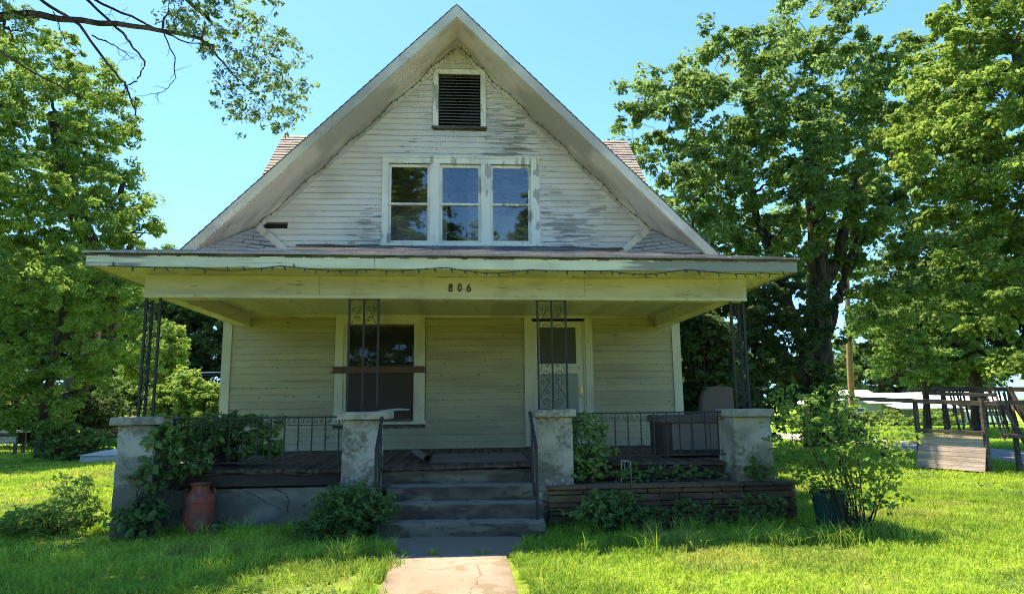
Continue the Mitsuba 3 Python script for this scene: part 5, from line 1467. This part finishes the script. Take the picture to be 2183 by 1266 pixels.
obj('stem', MB().tube([(10.2, 17.2, 0.75), (10.35, 17.0, 0.52), (10.5, 16.9, 0.28), (10.6, 16.8, 0.02)], [0.02, 0.04, 0.045, 0.05], 7), 'm_bark', br, smooth=50)
obj('side_shoot', MB().tube([(10.5, 16.9, 0.30), (10.1, 17.0, 0.34), (9.5, 17.1, 0.36)], [0.035, 0.03, 0.012], 6), 'm_bark', br, smooth=50)

# utility pole and wires
up_ = thing('utility_pole', 'brown wooden utility pole standing right of the oak trunk', 'utility pole')
obj('shaft', MB().tube([(21.1, 36, -0.4), (21.2, 36, 3.0), (21.4, 36, 6.5), (21.55, 36, 9.2)], [0.17, 0.16, 0.14, 0.12], 12), 'm_pole', up_, smooth=40)
obj('cross_arm', MB().bar((20.7, 35.7, 8.7), (22.4, 36.3, 8.7), 0.1, 0.12), 'm_pole', up_)
for q, (z0, lab) in enumerate(((8.4, 'upper thin dark wire strung from the utility pole'), (6.1, 'lower thin dark wire strung from the utility pole'))):
    t_ = np.linspace(0, 1, 24)[:, None]
    for_ = np.array([21.5, 36, z0]) * (1 - t_) + np.array([44.0, 22, z0 + 0.2]) * t_
    for_[:, 2] -= 0.8 * 4 * (t_ * (1 - t_))[:, 0]
    w_ = thing('overhead_wire', lab, 'wire')
    obj('strand', MB().tube(for_, 0.018, 5), 'm_iron', w_)

# the house across the side street
fh = thing('ranch_house', 'low grey house with a white metal roof across the side street', 'house')
S, FY, G = 1.0, 78.0, -1.55
X0 = 41.5                                    # left end of the front wall
obj('wall', MB().box(43.5, 49.5, FY, FY + 7, G, 1.15), 'm_house_grey', fh)
obj('wall', MB().box(49.52, 66, FY + 1.6, FY + 8, G, 1.05), 'm_house_grey', fh, label='shaded porch wall')
obj('roof', MB().add([(42.6, FY - 0.6, 1.10), (50.6, FY - 0.6, 1.10), (50.0, FY + 3.6, 2.75), (43.2, FY + 3.6, 2.75), (42.6, FY + 7.6, 1.1), (50.6, FY + 7.6, 1.1)], [[0, 1, 2], [0, 2, 3], [3, 2, 5], [3, 5, 4], [0, 3, 4], [1, 5, 2], [0, 4, 5], [0, 5, 1]]), 'm_metal_roof', fh)
obj('roof', MB().add([(50.0, FY - 0.4, 0.95), (67, FY - 0.4, 0.95), (66, FY + 4.4, 2.35), (50.0, FY + 4.4, 2.35), (50.0, FY + 8.6, 0.95), (67, FY + 8.6, 0.95)], [[0, 1, 2], [0, 2, 3], [3, 2, 5], [3, 5, 4], [0, 3, 4], [1, 5, 2], [0, 4, 5], [0, 5, 1]]), 'm_metal_roof', fh)
obj('porch_roof', MB().hexa([(49.6, FY - 3.2, 0.42), (57.5, FY - 3.2, 0.42), (57.5, FY - 0.2, 0.85), (49.6, FY - 0.2, 0.85), (49.6, FY - 3.2, 0.52), (57.5, FY - 3.2, 0.52), (57.5, FY - 0.2, 0.94), (49.6, FY - 0.2, 0.94)]), 'm_metal_roof', fh)
obj('gable', MB().add([(43.4, FY - 0.62, 1.12), (47.4, FY - 0.62, 1.12), (45.4, FY - 0.62, 1.95), (43.4, FY + 2, 1.12), (47.4, FY + 2, 1.12), (45.4, FY + 2, 1.95)], [[0, 1, 2], [5, 4, 3], [0, 2, 5], [0, 5, 3], [1, 4, 5], [1, 5, 2]]), 'm_house_grey', fh)
fw = obj('window', MB().box(46.25, 47.35, FY - 0.06, FY - 0.005, -0.42, 0.62), 'm_white', fh)
for z0 in (-0.34, 0.13):
    obj('pane', MB().box(46.36, 47.24, FY - 0.085, FY - 0.062, z0, z0 + 0.40), 'm_flash', fw)
obj('door', MB().box(51.8, 52.7, FY + 1.53, FY + 1.595, G, 0.45), 'm_black', fh)
for x in (50.0, 53.2, 57.2):
    obj('porch_post', MB().box(x - 0.07, x + 0.07, FY - 3.1, FY - 2.96, G, 0.415), 'm_plank', fh)
obj('carport_beam', MB().box(57.8, 67, FY - 0.5, FY - 0.3, 0.45, 0.94), 'm_darkbox', fh)
for x in (58.0, 62.5, 66.8):
    obj('carport_post', MB().box(x - 0.08, x + 0.08, FY - 0.48, FY - 0.32, G, 0.449), 'm_darkbox', fh)
van = thing('parked_van', 'white van parked at the far house, seen through the playhouse frame', 'van')
vx, vy, vz = 57.6, 74.0, G
prof = [(0, 0.35), (4.6, 0.35), (4.65, 0.9), (4.3, 1.05), (3.7, 1.75), (0.1, 1.8), (0, 1.6)]
v, f = wall_mesh(Polygon(prof), 0, 1.8)
obj('body', (v + [vx, vy, vz], f), 'm_white', van)
for (a, b) in ((0.4, 1.5), (1.7, 2.7), (2.9, 3.75)):
    obj('window', MB().hexa([(vx + a, vy - 0.02, vz + 1.1), (vx + b + 0.15 * (a > 2.5), vy - 0.02, vz + 1.1), (vx + b + 0.15 * (a > 2.5), vy - 0.001, vz + 1.1), (vx + a, vy - 0.001, vz + 1.1), (vx + a, vy - 0.02, vz + 1.6), (vx + b - 0.2 * (a > 2.5), vy - 0.02, vz + 1.6), (vx + b - 0.2 * (a > 2.5), vy - 0.001, vz + 1.6), (vx + a, vy - 0.001, vz + 1.6)]), 'm_flash', van)
for a in (0.9, 3.7):
    obj('wheel', MB().tube([(vx + a, vy - 0.03, vz + 0.33), (vx + a, vy + 0.2, vz + 0.33)], 0.33, 16), 'm_black', van)

# ------------------------------------------------------------------ the yard on the left
bn = thing('wooden_bench', 'weathered wooden bench with pale side panel at the left edge of the yard', 'bench')
for q in range(3):
    obj('top_plank', MB().box(-16.6, -14.35, 23.6 + q * 0.2, 23.6 + q * 0.2 + 0.19, 0.72, 0.79), 'm_panel', bn)
obj('apron', MB().box(-16.5, -14.45, 23.60, 23.64, 0.60, 0.718), 'm_plank', bn)
obj('side_panel', MB().box(-15.2, -14.47, 23.66, 23.72, 0.36, 0.598), 'm_panel', bn)
for x in (-16.4, -15.35, -14.5):
    for y_ in (23.68, 24.12):
        obj('leg', MB().box(x - 0.04, x + 0.04, y_, y_ + 0.08, 0, 0.715), 'm_plank', bn)
cs = thing('concrete_cistern', 'low grey concrete cistern with a pale lid in the side yard', 'cistern')
obj('box', rough_box(-10.35, -8.7, 19.7, 21.0, -0.05, 0.20, 0.2, 0.006, 0.02, 3), 'm_concrete', cs, smooth=30)
obj('lid', MB().hexa([(-10.4, 19.65, 0.2), (-8.65, 19.65, 0.2), (-8.65, 21.05, 0.2), (-10.4, 21.05, 0.2), (-9.9, 20.0, 0.31), (-8.7, 20.0, 0.31), (-8.7, 20.7, 0.31), (-9.9, 20.7, 0.31)]), 'm_concrete', cs)
lb = thing('lumber_pile', 'heap of old weathered boards left of the leftmost porch pier', 'lumber pile')
r_ = np.random.default_rng(15)
for q in range(46):
    zq = 0.08 + 0.9 * r_.random() ** 1.5
    cx_, cy_ = -13.2 + r_.normal(0, 0.55), 28.0 + r_.normal(0, 0.5)
    zq *= max(0.15, 1 - abs(cx_ + 13.2) / 1.8)
    a = r_.normal(0.2, 0.5)
    dl = np.array([math.cos(a), math.sin(a), r_.normal(0, 0.16)]) * r_.uniform(0.5, 1.1)
    c = np.array([cx_, cy_, zq + 0.35])
    obj('board', MB().bar(c - dl, c + dl, r_.uniform(0.09, 0.2), 0.035), 'm_panel' if r_.random() < 0.55 else 'm_plank', lb)
fr = thing('metal_frame', 'small rusty arched metal frame standing in the side yard behind the left porch posts', 'metal frame')
t_ = np.linspace(0, 1, 12)
obj('arch', MB().tube(np.stack([-9.25 + 0.72 * t_, np.full(12, 20.0), 1.52 + 0.28 * np.sin(np.pi * t_ * 0.9)], -1), 0.028, 6), 'm_iron', fr, smooth=40)
obj('leg', MB().tube([(-8.53, 20.0, 1.58), (-8.55, 20.0, 0.8), (-8.6, 20.0, 0.0)], 0.024, 6), 'm_rust', fr)
obj('leg', MB().tube([(-9.25, 20.0, 1.52), (-9.27, 20.0, 0.0)], 0.024, 6), 'm_iron', fr)
obj('cross_bar', MB().bar((-9.25, 20.0, 1.28), (-8.54, 20.0, 1.27), 0.03, 0.03), 'm_iron', fr)
# chain-link fence on the rise
fe = thing('wire_fence', 'thin pale fence with a metal top rail on the rise behind the side yard', 'fence')
fx = np.arange(-24, -8.9, 2.5)
fz = terrain(fx, fx * 0 + 42)
obj('top_rail', MB().tube(np.stack([fx, fx * 0 + 42.0, fz + 1.02], -1), 0.035, 6), 'm_white', fe)
for x, z0 in zip(fx, fz):
    obj('post', MB().tube([(x, 42.02, z0 - 0.1), (x, 42.02, z0 + 1.0)], 0.03, 6), 'm_metal', fe)
m = MB()
for q in range(5):
    m.tube(np.stack([fx, fx * 0 + 42.0, fz + 0.12 + 0.18 * q], -1), 0.006, 4)
obj('wire', m, 'm_metal', fe)

for k_ in [k for k in scene if k.startswith('tmp_')]:
    del scene[k_]
